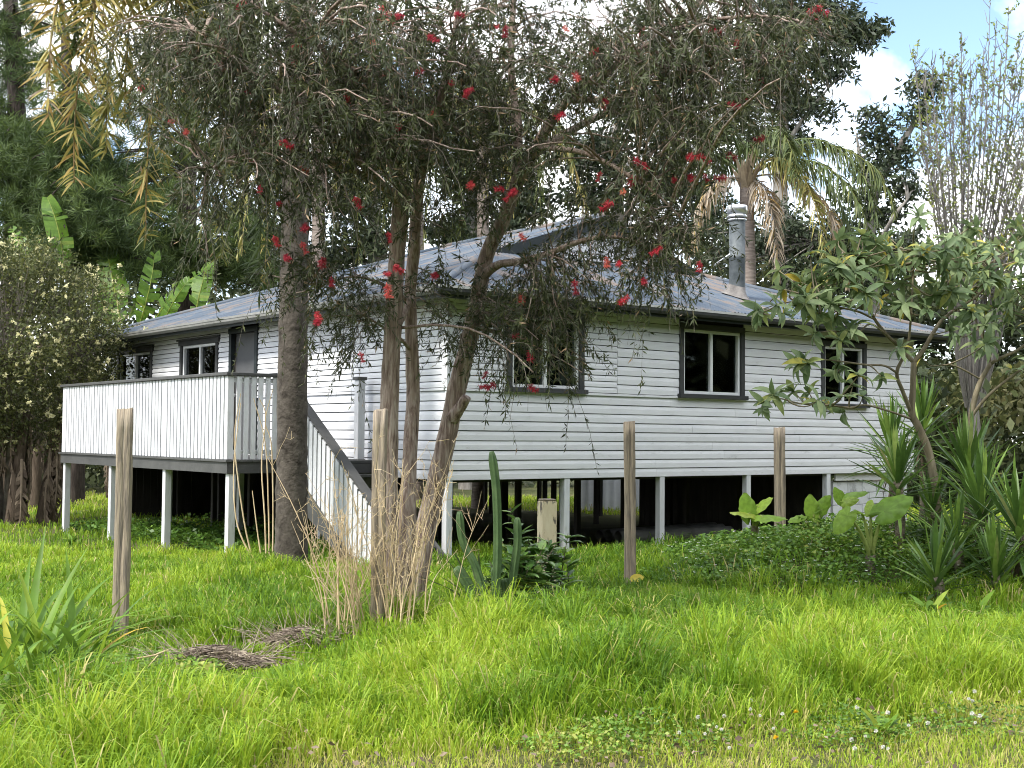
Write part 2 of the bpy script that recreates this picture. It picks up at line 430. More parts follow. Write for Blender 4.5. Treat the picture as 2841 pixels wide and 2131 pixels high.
def wall(T, length, openings):
    """inner lining with holes; openings (a0,a1,z0,z1)"""
    G = Geo()
    cuts = sorted({0.0, length} | {a for o in openings for a in o[:2]})
    d0, d1 = -0.10, -0.003
    def addbox(a0, a1, z0, z1):
        if a1 - a0 < 1e-4 or z1 - z0 < 1e-4: return
        V = [T(a, d, z) for z in (z0, z1) for a, d in ((a0, d0), (a1, d0), (a1, d1), (a0, d1))]
        G.add(V, [(0, 3, 2, 1), (4, 5, 6, 7), (0, 1, 5, 4), (1, 2, 6, 5), (2, 3, 7, 6), (3, 0, 4, 7)])
    for a0, a1 in zip(cuts[:-1], cuts[1:]):
        op = [o for o in openings if o[0] < (a0 + a1) / 2 < o[1]]
        if not op: addbox(a0, a1, ZB + 0.02, ZT)
        else:
            addbox(a0, a1, ZB + 0.02, op[0][2]); addbox(a0, a1, op[0][3], ZT)
    return G.build('wall', M_under, house)  # dark lining paints the shadow lines in the gaps between boards
def board(T, parent, a0, a1, z0, h, d=0.0, r=random):
    """one chamfered weatherboard: sloping top, flat face, shadow gap below"""
    t = 0.022 + r.uniform(-0.0015, 0.0015)
    zz = z0 + r.uniform(-0.0012, 0.0012)
    prof = [(d, zz + 0.0085), (d + t, zz + 0.0085), (d + t + 0.001, zz + 0.014), (d + t, zz + h * 0.60), (d + 0.009, zz + h * 0.985), (d, zz + h * 0.985)]
    n = len(prof)
    ta, tb = r.uniform(-.0012, .0012), r.uniform(-.0012, .0012)
    V = [T(a0, p[0], p[1] + ta) for p in prof] + [T(a1, p[0], p[1] + tb) for p in prof]
    F = [tuple(range(n)), tuple(range(n, 2 * n))[::-1]] + [(k, n + k, n + (k + 1) % n, (k + 1) % n) for k in range(n)]
    me = bpy.data.meshes.new('weatherboard'); me.from_pydata(V, [], F); me.materials.append(M_white)
    bm = bmesh.new(); bm.from_mesh(me); bmesh.ops.recalc_face_normals(bm, faces=bm.faces); bm.to_mesh(me); bm.free()
    return link('weatherboard', me, parent)
rb = random.Random(3)
def rows(T, parent, a0, a1, z0, z1, h, openings, d=0.0, joints=()):
    n = max(1, round((z1 - z0) / h)); hh = (z1 - z0) / n
    for k in range(n):
        za, zb_ = z0 + k * hh, z0 + (k + 1) * hh
        segs = [(a0, a1)]
        for (o0, o1, oz0, oz1) in openings:
            if zb_ > oz0 + 0.03 and za < oz1 - 0.03:
                ns = []
                for s0, s1 in segs:
                    if o1 <= s0 or o0 >= s1: ns.append((s0, s1)); continue
                    if o0 > s0: ns.append((s0, o0))
                    if o1 < s1: ns.append((o1, s1))
                segs = ns
        for s0, s1 in segs:
            if s1 - s0 > 4.5:
                c = s0 + (s1 - s0) * rb.uniform(0.25, 0.75)
                board(T, parent, s0, c - 0.0022, za, hh, d, rb); board(T, parent, c + 0.0022, s1, za, hh, d, rb)
            elif s1 - s0 > 0.02:
                board(T, parent, s0, s1, za, hh, d, rb)

WIN_R = [(0.93, 2.29, 2.235, 3.34), (4.18, 5.61, 2.235, 3.36), (7.50, 8.70, 2.17, 3.27)]
WIN_L = [(6.78, 8.36, 2.30, 3.29), (9.66, 11.42, 2.26, 3.27)]
DOOR = (5.30, 6.33, 1.30, 3.40)
inn = lambda o: (o[0] + 0.085, o[1] - 0.085, o[2] + 0.06, o[3] - 0.085)
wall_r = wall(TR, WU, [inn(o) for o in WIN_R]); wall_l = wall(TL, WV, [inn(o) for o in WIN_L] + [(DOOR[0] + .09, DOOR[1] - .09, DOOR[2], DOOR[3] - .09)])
rows(TR, wall_r, 0.012, WU, ZB, ZBELT, 0.129, [])
rows(TL, wall_l, 0.012, WV, ZB, ZBELT, 0.129, [DOOR])
DU = 0.012
rows(TR, wall_r, 0.085, 2.926, ZBELT + 0.035, ZT, 0.087, WIN_R, DU)
rows(TR, wall_r, 2.934, WU, ZBELT + 0.035, ZT, 0.136, WIN_R, DU)
rows(TL, wall_l, 0.085, WV, ZBELT + 0.035, ZT, 0.087, WIN_L + [DOOR], DU)
for T, L_, wl in ((TR, WU, wall_r), (TL, WV, wall_l)):
    segs = [(0.0, L_)] if T is TR else [(0.0, DOOR[0]), (DOOR[1], L_)]
    for a0, a1 in segs:
        wb(T, 'belt_trim', M_white, wl, a0 + (0.0355 if T is TL else -0.042), a1, 0.0, 0.042, ZBELT + 0.002, ZBELT + 0.036, 0.004)
wb(TR, 'corner_board', M_white, wall_r, -0.044, 0.084, 0.0, 0.044, ZBELT + 0.037, ZT, 0.004)
wb(TL, 'corner_board', M_white, wall_l, 0.002, 0.084, 0.0, 0.043, ZBELT + 0.037, ZT, 0.004)
wb(TR, 'corner_board', M_white, wall_r, -0.0265, 0.0115, 0.0, 0.0265, ZB + 0.01, ZBELT, 0.002)
# far walls (only their backs and the inside of the rooms can be seen)
bx('wall', M_white, house, (WU - 0.1, 0.0, ZB), (WU, WV, ZT)); bx('wall', M_white, house, (0.0, WV - 0.1, ZB), (WU - 0.102, WV, ZT))
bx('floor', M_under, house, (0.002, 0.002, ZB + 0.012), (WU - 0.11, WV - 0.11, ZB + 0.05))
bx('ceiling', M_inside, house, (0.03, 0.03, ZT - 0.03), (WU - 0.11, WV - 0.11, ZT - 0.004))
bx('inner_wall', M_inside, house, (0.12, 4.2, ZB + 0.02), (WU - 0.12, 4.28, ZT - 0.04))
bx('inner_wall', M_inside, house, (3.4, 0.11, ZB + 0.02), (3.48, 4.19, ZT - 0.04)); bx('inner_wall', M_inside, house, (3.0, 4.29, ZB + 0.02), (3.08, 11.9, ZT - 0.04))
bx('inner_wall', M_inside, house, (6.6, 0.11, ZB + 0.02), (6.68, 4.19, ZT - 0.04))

def window(T, o, label, style, curtain=None, brace=False):
    a0, a1, z0, z1 = o
    w = thing('window', None, None); w.parent = house
    w['label'] = label
    dw = 0.085; dd = 0.058
    head_ext = 0.05 if style == 'L' else 0.0
    wb(T, 'jamb', M_char, w, a0, a0 + dw, 0.0, dd, z0 + 0.062, z1 - dw, 0.003)
    wb(T, 'jamb', M_char, w, a1 - dw, a1, 0.0, dd, z0 + 0.062, z1 - dw, 0.003)
    wb(T, 'head', M_char, w, a0 - head_ext, a1 + head_ext, 0.0, dd + 0.006, z1 - dw + 0.002, z1, 0.003)
    if style == 'L':
        wb(T, 'head_cap', M_char, w, a0 - 0.075, a1 + 0.075, 0.0, dd + 0.035, z1 + 0.002, z1 + 0.035, 0.003)
    wb(T, 'sill', M_char, w, a0 - 0.035, a1 + 0.035, 0.0, dd + 0.045, z0 - 0.002, z0 + 0.06, 0.004)
    b0, b1, c0, c1 = a0 + dw + .002, a1 - dw - .002, z0 + 0.064, z1 - dw - 0.002
    f = 0.045
    wb(T, 'sash', M_alu, w, b0, b0 + f, -0.06, 0.025, c0 + f, c1 - f, 0.003); wb(T, 'sash', M_alu, w, b1 - f, b1, -0.06, 0.025, c0 + f, c1 - f, 0.003)
    wb(T, 'sash', M_alu, w, b0, b1, -0.06, 0.027, c0, c0 + f - .001, 0.003); wb(T, 'sash', M_alu, w, b0, b1, -0.06, 0.027, c1 - f + .001, c1, 0.003)
    mid = (b0 + b1) / 2
    wb(T, 'mullion', M_alu, w, mid - 0.028, mid + 0.028, -0.055, 0.02, c0 + f + .001, c1 - f - .001, 0.003)
    for p0, p1 in ((b0 + f, mid - 0.028), (mid + 0.028, b1 - f)):
        wb(T, 'pane', M_glass, w, p0, p1, -0.028, -0.022, c0 + f, c1 - f)
    if curtain:
        for q0, q1 in curtain:
            A = np.linspace(b0 + (b1 - b0) * q0, b0 + (b1 - b0) * q1, 24)
            D = -0.16 + 0.022 * np.sin(np.arange(24) * 1.9)
            V = [T(a, d, z) for z in (c0 + 0.05, c1 - .01) for a, d in zip(A, D)]
            Q = [(k, k + 1, 24 + k + 1, 24 + k) for k in range(23)]
            Geo().add(V, Q).build('curtain', M_curtain, w, True)
    if brace:
        V, Q, Tt = tubes(np.array([[T(mid + 0.02, -0.14, c0 + 0.06), T(b1 - 0.08, -0.14, c0 + 0.42)]]), 0.022, 4, True)
        Geo().add(V, Q, Tt).build('timber_brace', M_post, w)
    return w
window(TR, WIN_R[0], 'two-pane window nearest the house corner, timber brace leaning inside', 'R', None, True)
window(TR, WIN_R[1], 'middle two-pane window of the long wall', 'R', [(0.8, 0.99)])
window(TR, WIN_R[2], 'narrow window near the far end, half behind leaves', 'R', [(0.72, 0.99)])
window(TL, WIN_L[0], 'two-pane window next to the grey door', 'L', [(0.72, 0.98)])
window(TL, WIN_L[1], 'dark window at the far end of the deck wall', 'L', [(0.75, 0.98)])
# door
d_ = thing('door', None, None); d_.parent = house; d_['label'] = 'grey flush door in a dark frame on the deck'
a0, a1, z0, z1 = DOOR
wb(TL, 'jamb', M_fascia, d_, a0, a0 + 0.09, -0.02, 0.06, z0, z1 - 0.09, 0.003); wb(TL, 'jamb', M_fascia, d_, a1 - 0.09, a1, -0.02, 0.06, z0, z1 - 0.09, 0.003)
wb(TL, 'head', M_fascia, d_, a0 - 0.02, a1 + 0.02, -0.02, 0.066, z1 - 0.088, z1, 0.003)
wb(TL, 'slab', M_door, d_, a0 + 0.092, a1 - 0.092, -0.075, -0.03, z0 + 0.01, z1 - 0.092, 0.003)
V, Q, Tt = tubes(np.array([[TL(a1 - 0.17, -0.03, 2.28), TL(a1 - 0.17, 0.02, 2.28), TL(a1 - 0.17, 0.05, 2.28)]]), [[0.014, 0.03, 0.024]], 8, True)
Geo().add(V, Q, Tt).build('handle', M_cap, d_, True)

# ---- roof
EO, ZE, SL = 0.45, 3.525, 0.343
U0, U1, V0, V1 = -EO, WU + EO, -EO, WV + EO
HALF = (U1 - U0) / 2
TG = 3.15                     # run of the hip up to the gablet
roof = thing('roof', None, None); roof.parent = house
roof['label'] = 'hipped corrugated iron roof, blue-grey with rusty patches'
def sheet_plane(L0, L1, limit, P, res=6, breaks=()):
    """corrugated sheets 0.76 m wide; limit(a) = run of the slope at a; P(a, t, z) places a point"""
    pitch = 0.076; per = 10
    n = int(math.ceil((L1 - L0) / (pitch * per)))
    for s in range(n):
        s0 = L0 + s * pitch * per; s1 = min(L1, s0 + pitch * per + 0.012)
        A = np.arange(s0, s1 + 1e-6, pitch / res)
        for b in breaks:
            if s0 < b < s1: A = np.sort(np.append(A, [b - 1e-4, b + 1e-4]))
        lift = 0.0015 * (s % 2)
        zc = 0.009 * np.cos(2 * np.pi * (A - L0) / pitch) + lift
        G = Geo()
        tt = np.array([limit(a) for a in A])
        K = 5
        V = []
        for f in np.linspace(0, 1, K):
            t = tt * f - (0.0 if f else rb.uniform(-0.008, 0.008))
            V.append(np.array([P(a, t_, ZE + SL * t_ + z_) for a, t_, z_ in zip(A, t, zc)]))
        V = np.concatenate(V); m = len(A)
        i = (np.arange(K - 1) * m)[:, None] + np.arange(m - 1)[None]
        Q = np.stack([i, i + 1, i + m + 1, i + m], -1).reshape(-1, 4)
        G.add(V, Q).build('roof_sheet', M_roof, roof, True)
GV = V0 + TG                  # where the gablet stands
GO = GV - 0.16
sheet_plane(U0, U1, lambda a: max(0.002, min(a - U0, U1 - a, TG + 0.05)), lambda a, t, z: (a, V0 + t, z))
lim_side = lambda a: max(0.002, (a - V0) if a < GO else min(HALF, V1 - a))
sheet_plane(V0, V1, lim_side, lambda a, t, z: (U0 + t, a, z), 6, (GO,))
sheet_plane(V0, V1, lim_side, lambda a, t, z: (U1 - t, a, z), 3, (GO,))
sheet_plane(U0, U1, lambda a: max(0.002, min(a - U0, U1 - a)), lambda a, t, z: (a, V1 - t, z), 3)
ZR = ZE + SL * HALF
UC = (U0 + U1) / 2
def cap_line(p, q, r=0.055):
    V, Q, Tt = tubes(np.array([[p, (np.array(p) + q) / 2, q]]), r, 8, True)
    o = Geo().add(V * 1.0, Q, Tt).build('ridge_cap', M_roof, roof, True)
zc_ = lambda t: ZE + SL * t + 0.005
cap_line((U0, V0, zc_(0)), (U0 + TG, V0 + TG, zc_(TG))); cap_line((U1, V0, zc_(0)), (U1 - TG, V0 + TG, zc_(TG)))
cap_line((U0, V1, zc_(0)), (UC, V1 - HALF, zc_(HALF))); cap_line((U1, V1, zc_(0)), (UC, V1 - HALF, zc_(HALF)))
cap_line((UC, GO, ZR + .005), (UC, V1 - HALF, ZR + .005))
# gablet
gab = thing('gablet', None, None); gab.parent = house
zg = ZE + SL * TG
prism('backing', M_white, gab, [(U0 + TG, zg), (U1 - TG, zg), (UC, ZR - 0.02)], 'y', GV + 0.0, GV + 0.03)
k = 0
zz = zg + 0.01
while zz < ZR - 0.16:
    t = (zz + 0.1 - ZE) / SL
    board(lambda a, d, z: (a, GV - d, z), gab, U0 + t + 0.02, U1 - t - 0.02, zz, 0.125, 0.0, rb); zz += 0.125
for sgn, ue in ((1, U0), (-1, U1)):
    a_ = ue + sgn * (TG - 0.12)
    za = ZE + SL * (TG - 0.12)
    pts = [(a_, za - 0.015), (UC, ZR - 0.015), (UC, ZR - 0.19), (a_ + sgn * 0.1, za - 0.135)]
    prism('barge_board', M_fascia, gab, pts, 'y', GO - 0.012, GO + 0.02)
    prism('gablet_soffit', M_fascia, gab, [(a_, za - 0.03), (UC, ZR - 0.03), (UC, ZR - 0.05), (a_, za - 0.05)], 'y', GO + 0.021, GV - 0.04)
# eaves
bx('soffit', M_fascia, house, (U0 + 0.06, V0 + 0.06, ZT - 0.002), (U1 - 0.06, -0.003, ZT + 0.012))
bx('soffit', M_fascia, house, (U0 + 0.06, 0.0, ZT - 0.002), (-0.003, V1 - 0.06, ZT + 0.012))
bx('soffit', M_fascia, house, (WU + 0.003, 0.0, ZT - 0.002), (U1 - 0.06, V1 - 0.06, ZT + 0.012)); bx('soffit', M_fascia, house, (0, WV + 0.003, ZT - 0.002), (WU, V1 - 0.06, ZT + 0.012))
bx('fascia', M_fascia, house, (U0 + 0.036, V0 + 0.036, ZT - 0.075), (U1 - 0.036, V0 + 0.058, ZE - 0.012)); bx('fascia', M_fascia, house, (U0 + 0.036, V0 + 0.0585, ZT - 0.075), (U0 + 0.058, V1 - 0.036, ZE - 0.012))
bx('fascia', M_fascia, house, (U1 - 0.058, V0 + 0.059, ZT - 0.075), (U1 - 0.036, V1 - 0.0365, ZE - 0.012)); bx('fascia', M_fascia, house, (U0 + 0.0585, V1 - 0.058, ZT - 0.075), (U1 - 0.0585, V1 - 0.036, ZE - 0.012))
gp = [(0.034, -0.015), (0.034, -0.115), (-0.035, -0.115), (-0.07, -0.085), (-0.075, -0.045), (-0.068, -0.045), (-0.062, -0.08), (-0.03, -0.107), (0.026, -0.107), (0.026, -0.015)]
gr = prism('gutter', M_char, house, [(V0 + p[0], ZE + p[1]) for p in gp], 'x', U0 - 0.07, U1 + 0.05)
prism('lip', M_gutter_l, gr, [(V0 - 0.082, ZE - 0.012), (V0 - 0.082, ZE - 0.046), (V0 - 0.074, ZE - 0.046), (V0 - 0.066, ZE - 0.02)], 'x', U0 - 0.07, U1 + 0.05)
gl_ = prism('gutter', M_gutter, house, [(U0 + p[0], ZE + p[1]) for p in gp], 'y', V0 + 0.03, V1 + 0.05)
prism('lip', M_gutter, gl_, [(U0 - 0.082, ZE - 0.012), (U0 - 0.082, ZE - 0.046), (U0 - 0.074, ZE - 0.046), (U0 - 0.066, ZE - 0.02)], 'y', V0 + 0.03, V1 + 0.05)

# ---- flue
fl = thing('flue', None, None); fl.parent = house
fl['label'] = 'galvanised flue pipe with bright steel cap and a stay'
def lathe(name, mat, parent, cx, cy, prof, S=28):
    an = np.arange(S) * 2 * np.pi / S
    V = np.array([(cx + r * math.cos(t), cy + r * math.sin(t), z) for r, z in prof for t in an])
    n = len(prof)
    i = (np.arange(n - 1) * S)[:, None] + np.arange(S)[None]; j = (np.arange(n - 1) * S)[:, None] + ((np.arange(S) + 1) % S)[None]
    Q = np.stack([i, j, j + S, i + S], -1).reshape(-1, 4)
    o = Geo().add(V, Q).build(name, mat, parent, False)
    return o
fu, fv = 6.49, 0.90
lathe('pipe', M_galv, fl, fu, fv, [(0.135, 3.9), (0.135, 4.62), (0.139, 4.625), (0.139, 4.67), (0.134, 4.675), (0.134, 5.30)])
lathe('cap', M_cap, fl, fu, fv, [(0.02, 5.315), (0.165, 5.315), (0.165, 5.345), (0.148, 5.35), (0.148, 5.375), (0.168, 5.38), (0.168, 5.50), (0.160, 5.515), (0.0, 5.525)])
lathe('collar', M_cap, fl, fu, fv, [(0.136, 5.255), (0.158, 5.262), (0.158, 5.285), (0.136, 5.292)])
an = np.arange(20) * 2 * np.pi / 20
V = []
for rr, dz, wob in ((0.137, 0.20, 0.0), (0.15, 0.12, 0.01), (0.19, 0.045, 0.03), (0.23, 0.022, 0.045)):
    for t in an:
        w_ = rr + wob * math.sin(3 * t + 1)
        uu, vv = fu + w_ * math.cos(t), fv + w_ * math.sin(t)
        V.append((uu, vv, ZE + SL * (vv - V0) + dz))
Q = [(r_ * 20 + k, r_ * 20 + (k + 1) % 20, (r_ + 1) * 20 + (k + 1) % 20, (r_ + 1) * 20 + k) for r_ in range(3) for k in range(20)]
Geo().add(V, Q).build('flashing', M_lead, fl)
V, Q, Tt = tubes(np.array([[(fu - 0.12, fv + 0.05, 4.70), (fu - 0.55, fv + 0.62, ZE + SL * (fv + 0.62 - V0) + 0.01)]]), 0.014, 6, True)
Geo().add(V, Q, Tt).build('stay', M_cap, fl)

# ---- stumps and what lies under the floor
def stump(u, v, mat, w=0.055, z1=ZB + 0.01):
    p = h2w(u, v); zg_ = float(gh(p[0], p[1])) - 0.15
    return bx('stump', mat, house, (u - w, v - w, zg_), (u + w, v + w, z1), 0.006)
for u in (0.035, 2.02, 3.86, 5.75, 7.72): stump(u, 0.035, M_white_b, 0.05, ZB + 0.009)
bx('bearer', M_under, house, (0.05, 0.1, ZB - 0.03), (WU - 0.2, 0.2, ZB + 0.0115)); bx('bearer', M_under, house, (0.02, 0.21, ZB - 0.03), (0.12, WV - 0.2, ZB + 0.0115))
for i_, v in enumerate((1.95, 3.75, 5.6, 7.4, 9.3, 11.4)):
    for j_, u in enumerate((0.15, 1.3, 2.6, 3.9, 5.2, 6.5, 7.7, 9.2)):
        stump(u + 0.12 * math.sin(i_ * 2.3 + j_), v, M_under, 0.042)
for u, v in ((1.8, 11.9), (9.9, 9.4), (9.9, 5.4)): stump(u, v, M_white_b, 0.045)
# painted block wall closing the far corner
blk = thing('block_wall', None, None); blk.parent = house; blk['label'] = 'peeling white block base at the far end'
for r_ in range(6):
    zb0 = 0.93 - 0.2 * (r_ + 1)
    u_ = 8.0 - (0.2 if r_ % 2 else 0.0)
    while u_ < WU - 0.05:
        a_, b_ = max(8.0, u_), min(WU - 0.02, u_ + 0.392)
        if b_ - a_ > 0.05: bx('block', M_block, blk, (a_, 0.11 + rb.uniform(0, .004), zb0), (b_, 0.24, zb0 + 0.192), 0.006)
        u_ += 0.4
bx('skirt_board', M_white, blk, (8.0, 0.06, ZB - 0.12), (WU - 0.02, 0.095, ZB - 0.002), 0.003)
# added dark panels that block bright views and keep the under-floor space dark
bc = thing('under_floor_blocker', None, None); bc.parent = house
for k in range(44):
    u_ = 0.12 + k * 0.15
    p = h2w(u_, 11.85); bx('blocker_slat', M_under, bc, (u_, 11.85, float(gh(p[0], p[1])) - 0.1), (u_ + 0.143, 11.88, ZB + 0.01))
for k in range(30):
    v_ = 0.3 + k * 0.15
    p = h2w(8.0, v_); bx('blocker_slat', M_under, bc, (8.0, v_, float(gh(p[0], p[1])) - 0.1), (8.03, v_ + 0.143, ZB + 0.01))
for k in range(3):
    pa, pb = h2w(4.2 + 0.1 * k, 1.3 + k * 0.33), h2w(6.6 + 0.2 * k, 1.15 + k * 0.36)
    za, zb_ = float(gh(pa[0], pa[1])), float(gh(pb[0], pb[1]))
    o = thing('old_pipe', ('grey pipe lying under the house, nearest of three', 'grey pipe under the house, middle of three', 'grey pipe under the house, farthest of three')[k], 'pipe', (0, 0, 0), 0, 'pipes lying under the house')
    V, Q, _ = tubes(np.array([[(pa[0], pa[1], za + 0.10), (pb[0], pb[1], zb_ + 0.10)]]), 0.10, 14)
    V2, Q2, _ = tubes(np.array([[(pa[0], pa[1], za + 0.10), (pb[0], pb[1], zb_ + 0.10)]]), 0.088, 14)
    Geo().add(V, Q).add(V2, Q2[:, ::-1]).build('pipe_wall', M_pipe, o, True)

# ---- deck
deck = thing('deck', None, None); deck.parent = house
deck['label'] = 'raised deck with white baluster railing and dark grey rail'
DU0, DV0, DV1, ZD = -2.10, 2.0, 8.5, 1.30
nb_ = 22
for k in range(nb_):
    u_ = DU0 - 0.03 + k * ((2.13 - 0.01) / nb_)
    bx('deck_board', M_rail, deck, (u_, DV0 - 0.03, ZD - 0.03), (u_ + 0.09, DV1 + 0.03, ZD), 0.003)
bx('deck_fascia', M_rail, deck, (DU0, DV0, ZD - 0.18), (DU0 + 0.035, DV1, ZD - 0.032)); bx('deck_fascia', M_rail, deck, (DU0 + 0.036, DV0, ZD - 0.18), (-0.03, DV0 + 0.035, ZD - 0.032))
bx('deck_fascia', M_rail, deck, (DU0 + 0.036, DV1 - 0.035, ZD - 0.18), (-0.03, DV1, ZD - 0.032))
for k in range(9):
    v_ = DV0 + 0.5 + k * 0.7
    bx('joist', M_under, deck, (DU0 + 0.04, v_, ZD - 0.16), (-0.03, v_ + 0.045, ZD - 0.033))
def dpost(u, v, zt, w=0.05, z0=None, name='deck_post'):
    p = h2w(u, v)
    return bx(name, M_white_b, deck, (u - w, v - w, (float(gh(p[0], p[1])) - 0.1) if z0 is None else z0), (u + w, v + w, zt), 0.005)
PV = (2.07, 4.15, 6.28, 8.42)
for v in PV: dpost(DU0 + 0.088, v, ZD - 0.182, 0.05)
for v in (2.6, 5.2, 8.0): dpost(-0.35, v, ZD - 0.182, 0.045)
ZRL = 2.45
for v in PV: dpost(DU0 + 0.05, v, ZRL - 0.045, 0.046, ZD + 0.002, 'railing_post')
dpost(-1.34, DV0 + 0.06, ZRL - 0.045, 0.045, ZD + 0.002, 'railing_post')
bx('hand_rail', M_rail, deck, (DU0 - 0.035, DV0 - 0.02, ZRL - 0.043), (DU0 + 0.125, DV1 + 0.02, ZRL), 0.006)
bx('hand_rail', M_rail, deck, (DU0 + 0.126, DV0 - 0.02, ZRL - 0.044), (-1.28, DV0 + 0.13, ZRL - 0.001), 0.006)
bx('hand_rail', M_rail, deck, (DU0 + 0.126, DV1 - 0.12, ZRL - 0.044), (-0.03, DV1 + 0.02, ZRL - 0.001), 0.006)
for z_ in (ZD + 0.07, ZRL - 0.13):
    bx('bottom_rail', M_white_b, deck, (DU0 + 0.03, DV0 + 0.12, z_), (DU0 + 0.062, DV1 - 0.1, z_ + 0.06)); bx('bottom_rail', M_white_b, deck, (DU0 + 0.1, DV0 + 0.03, z_), (-1.39, DV0 + 0.06, z_ + 0.06))
bal = box_mesh('baluster', M_white_b, np.array((-0.014, -0.042, 0.0)), np.array((0.014, 0.042, ZRL - ZD - 0.05)), 0.003)
for a, b in zip(PV[:-1], PV[1:]):
    n_ = 17
    for k in range(n_):
        v_ = a + 0.05 + (b - a - 0.1) * (k + 0.5) / n_
        link('baluster', bal, deck, Matrix.Translation((DU0 + 0.014 + rb.uniform(-.002, .002), v_ + rb.uniform(-.004, .004), ZD + 0.003)) @ Matrix.Rotation(rb.uniform(-.004, .004), 4, 'X'))
balx = box_mesh('baluster', M_white_b, np.array((-0.035, -0.012, 0.0)), np.array((0.035, 0.012, ZRL - ZD - 0.05)), 0.003)
for k in range(6):
    u_ = DU0 + 0.16 + k * 0.105
    link('baluster', balx, deck, Matrix.Translation((u_, DV0 + 0.014, ZD + 0.003)))
    link('baluster', balx, deck, Matrix.Translation((u_ + 0.6, DV1 - 0.03, ZD + 0.003)))
# newel against the wall
dpost(-0.20, 1.84, 2.40, 0.055, ZD + 0.0, 'newel_post')
bx('newel_cap', M_rail, deck, (-0.275, 1.765, 2.401), (-0.125, 1.915, 2.445), 0.005)
bx('stair_landing', M_rail, deck, (-1.32, 1.50, ZD - 0.05), (-0.06, DV0 - 0.032, ZD - 0.004), 0.004); bx('landing_beam', M_rail, deck, (-1.32, 1.50, ZD - 0.18), (-0.06, 1.54, ZD - 0.052))
# stairs
zs = lambda v: 1.1 + 0.69 * (v - 1.2)
def stringer(u):
    prism('stringer', M_rail, deck, [(1.96, ZD - 0.035), (1.46, ZD - 0.035), (-0.42, zs(-0.42) + 0.0), (-0.42, -0.12), (-0.06, -0.12), (1.96, ZD - 0.34)], 'x', u - 0.025, u + 0.025)
stringer(-1.30); stringer(-0.16)
for k in range(7):
    v_ = -0.28 + k * 0.255; z_ = zs(v_) - 0.06
    bx('tread', M_rail, deck, (-1.273, v_ - 0.02, z_), (-0.187, v_ + 0.25, z_ + 0.035), 0.004)
zr = lambda v: 2.0 + 0.69 * (v - 1.35)
prism('stair_rail', M_rail, deck, [(1.98, zr(1.98)), (-0.5, zr(-0.5)), (-0.5, zr(-0.5) - 0.14), (1.98, zr(1.98) - 0.14)], 'x', -1.36, -1.30)
prism('stair_rail_cap', M_rail, deck, [(2.0, zr(2.0) + 0.032), (-0.53, zr(-0.53) + 0.032), (-0.53, zr(-0.53) + 0.002), (2.0, zr(2.0) + 0.002)], 'x', -1.38, -1.25)
v_ = -0.38
while v_ < 1.9:
    za, zb_ = zs(v_) - 0.12, zr(v_) - 0.02
    prism('baluster', M_white_b, deck, [(v_ - 0.04, za - 0.03), (v_ + 0.04, za + 0.02), (v_ + 0.04, zb_ + 0.02), (v_ - 0.04, zb_ - 0.03)], 'x', -1.297, -1.275) if False else prism('baluster', M_white_b, deck, [(v_ - 0.04, za - 0.03), (v_ + 0.04, za + 0.02), (v_ + 0.04, zb_ + 0.02), (v_ - 0.04, zb_ - 0.03)], 'x', -1.386 + 0.004, -1.362)
    v_ += 0.112

# ---- shed beyond the house
shed = thing('shed', 'white ribbed metal shed seen between the stumps under the house', 'shed', (1.65, 30.3, 0))
A = np.arange(0, 4.4, 0.05)
ribs = np.where((np.arange(len(A)) % 4) < 1, -0.035, 0.0)
V = [(a, d, z) for z in (-0.4, 2.1) for a, d in zip(A, ribs)]
m_ = len(A)
Geo().add(V, [(k, k + 1, m_ + k + 1, m_ + k) for k in range(m_ - 1)]).build('cladding', M_shed, shed)
bx('shell', M_shed, shed, (0, 0.03, -0.4), (4.35, 2.6, 2.08)); prism('roof', M_shed, shed, [(-0.1, 2.1), (2.8, 2.3), (2.8, 2.34), (-0.1, 2.14)], 'x', -0.1, 4.5)

# ---- fence posts
def post_mesh(w, d, ztop, seed):
    """a split, slightly twisted post with worn arrises"""
    r = np.random.RandomState(seed); n = 15; zz_ = np.linspace(-0.3, ztop, n)
    prof = np.array([(-.5, -.42), (-.42, -.5), (-.05, -.5), (-.035, -.47), (-.02, -.5), (.42, -.5), (.5, -.42), (.5, .1), (.45, .13), (.5, .16), (.5, .42), (.42, .5), (-.42, .5), (-.5, .42)]) * [w, d]
    m = len(prof); V = []
    crack = r.uniform(-.25, .3)
    for k, z in enumerate(zz_):
        p = prof.copy(); p[2:5, 0] += crack * w + 0.06 * w * math.sin(k * .9 + seed)
        p[3, 1] = -d * .5 + d * (.01 + .035 * abs(math.sin(k * .35 + seed))); t = .012 * math.sin(z * 2 + seed); p = p * (1 - .012 * k / n) + r.normal(size=p.shape) * .0012
        c, s_ = math.cos(t), math.sin(t); ox = .006 * math.sin(z * 1.7 + seed * 2)
        V += [(x * c - y * s_ + ox, x * s_ + y * c, z + (r.normal() * .006 + .012 * (x / w) if k == n - 1 else 0)) for x, y in p]
    V.append((0, 0, ztop - .004)); Q = [(k * m + j, k * m + (j + 1) % m, (k + 1) * m + (j + 1) % m, (k + 1) * m + j) for k in range(n - 1) for j in range(m)]
    T = [((n - 1) * m + j, (n - 1) * m + (j + 1) % m, n * m) for j in range(m)]
    return Geo().add(V, Q, T).mesh('fence_post', M_post)
def fpost(px, py_top, Y, w, ztop, label, lean=(0, 0), x=None, mat=None, d=None):
    P = W(px, py_top, Y)
    o = tag(link('fence_post', post_mesh(w, d or w, ztop, int(px) % 97)), label, 'post', 'weathered fence posts')
    o.location = (P[0], Y, float(gh(P[0], Y))); o.rotation_euler = (lean[1], lean[0], rb.uniform(-0.12, 0.12) + 0.06)
    return o
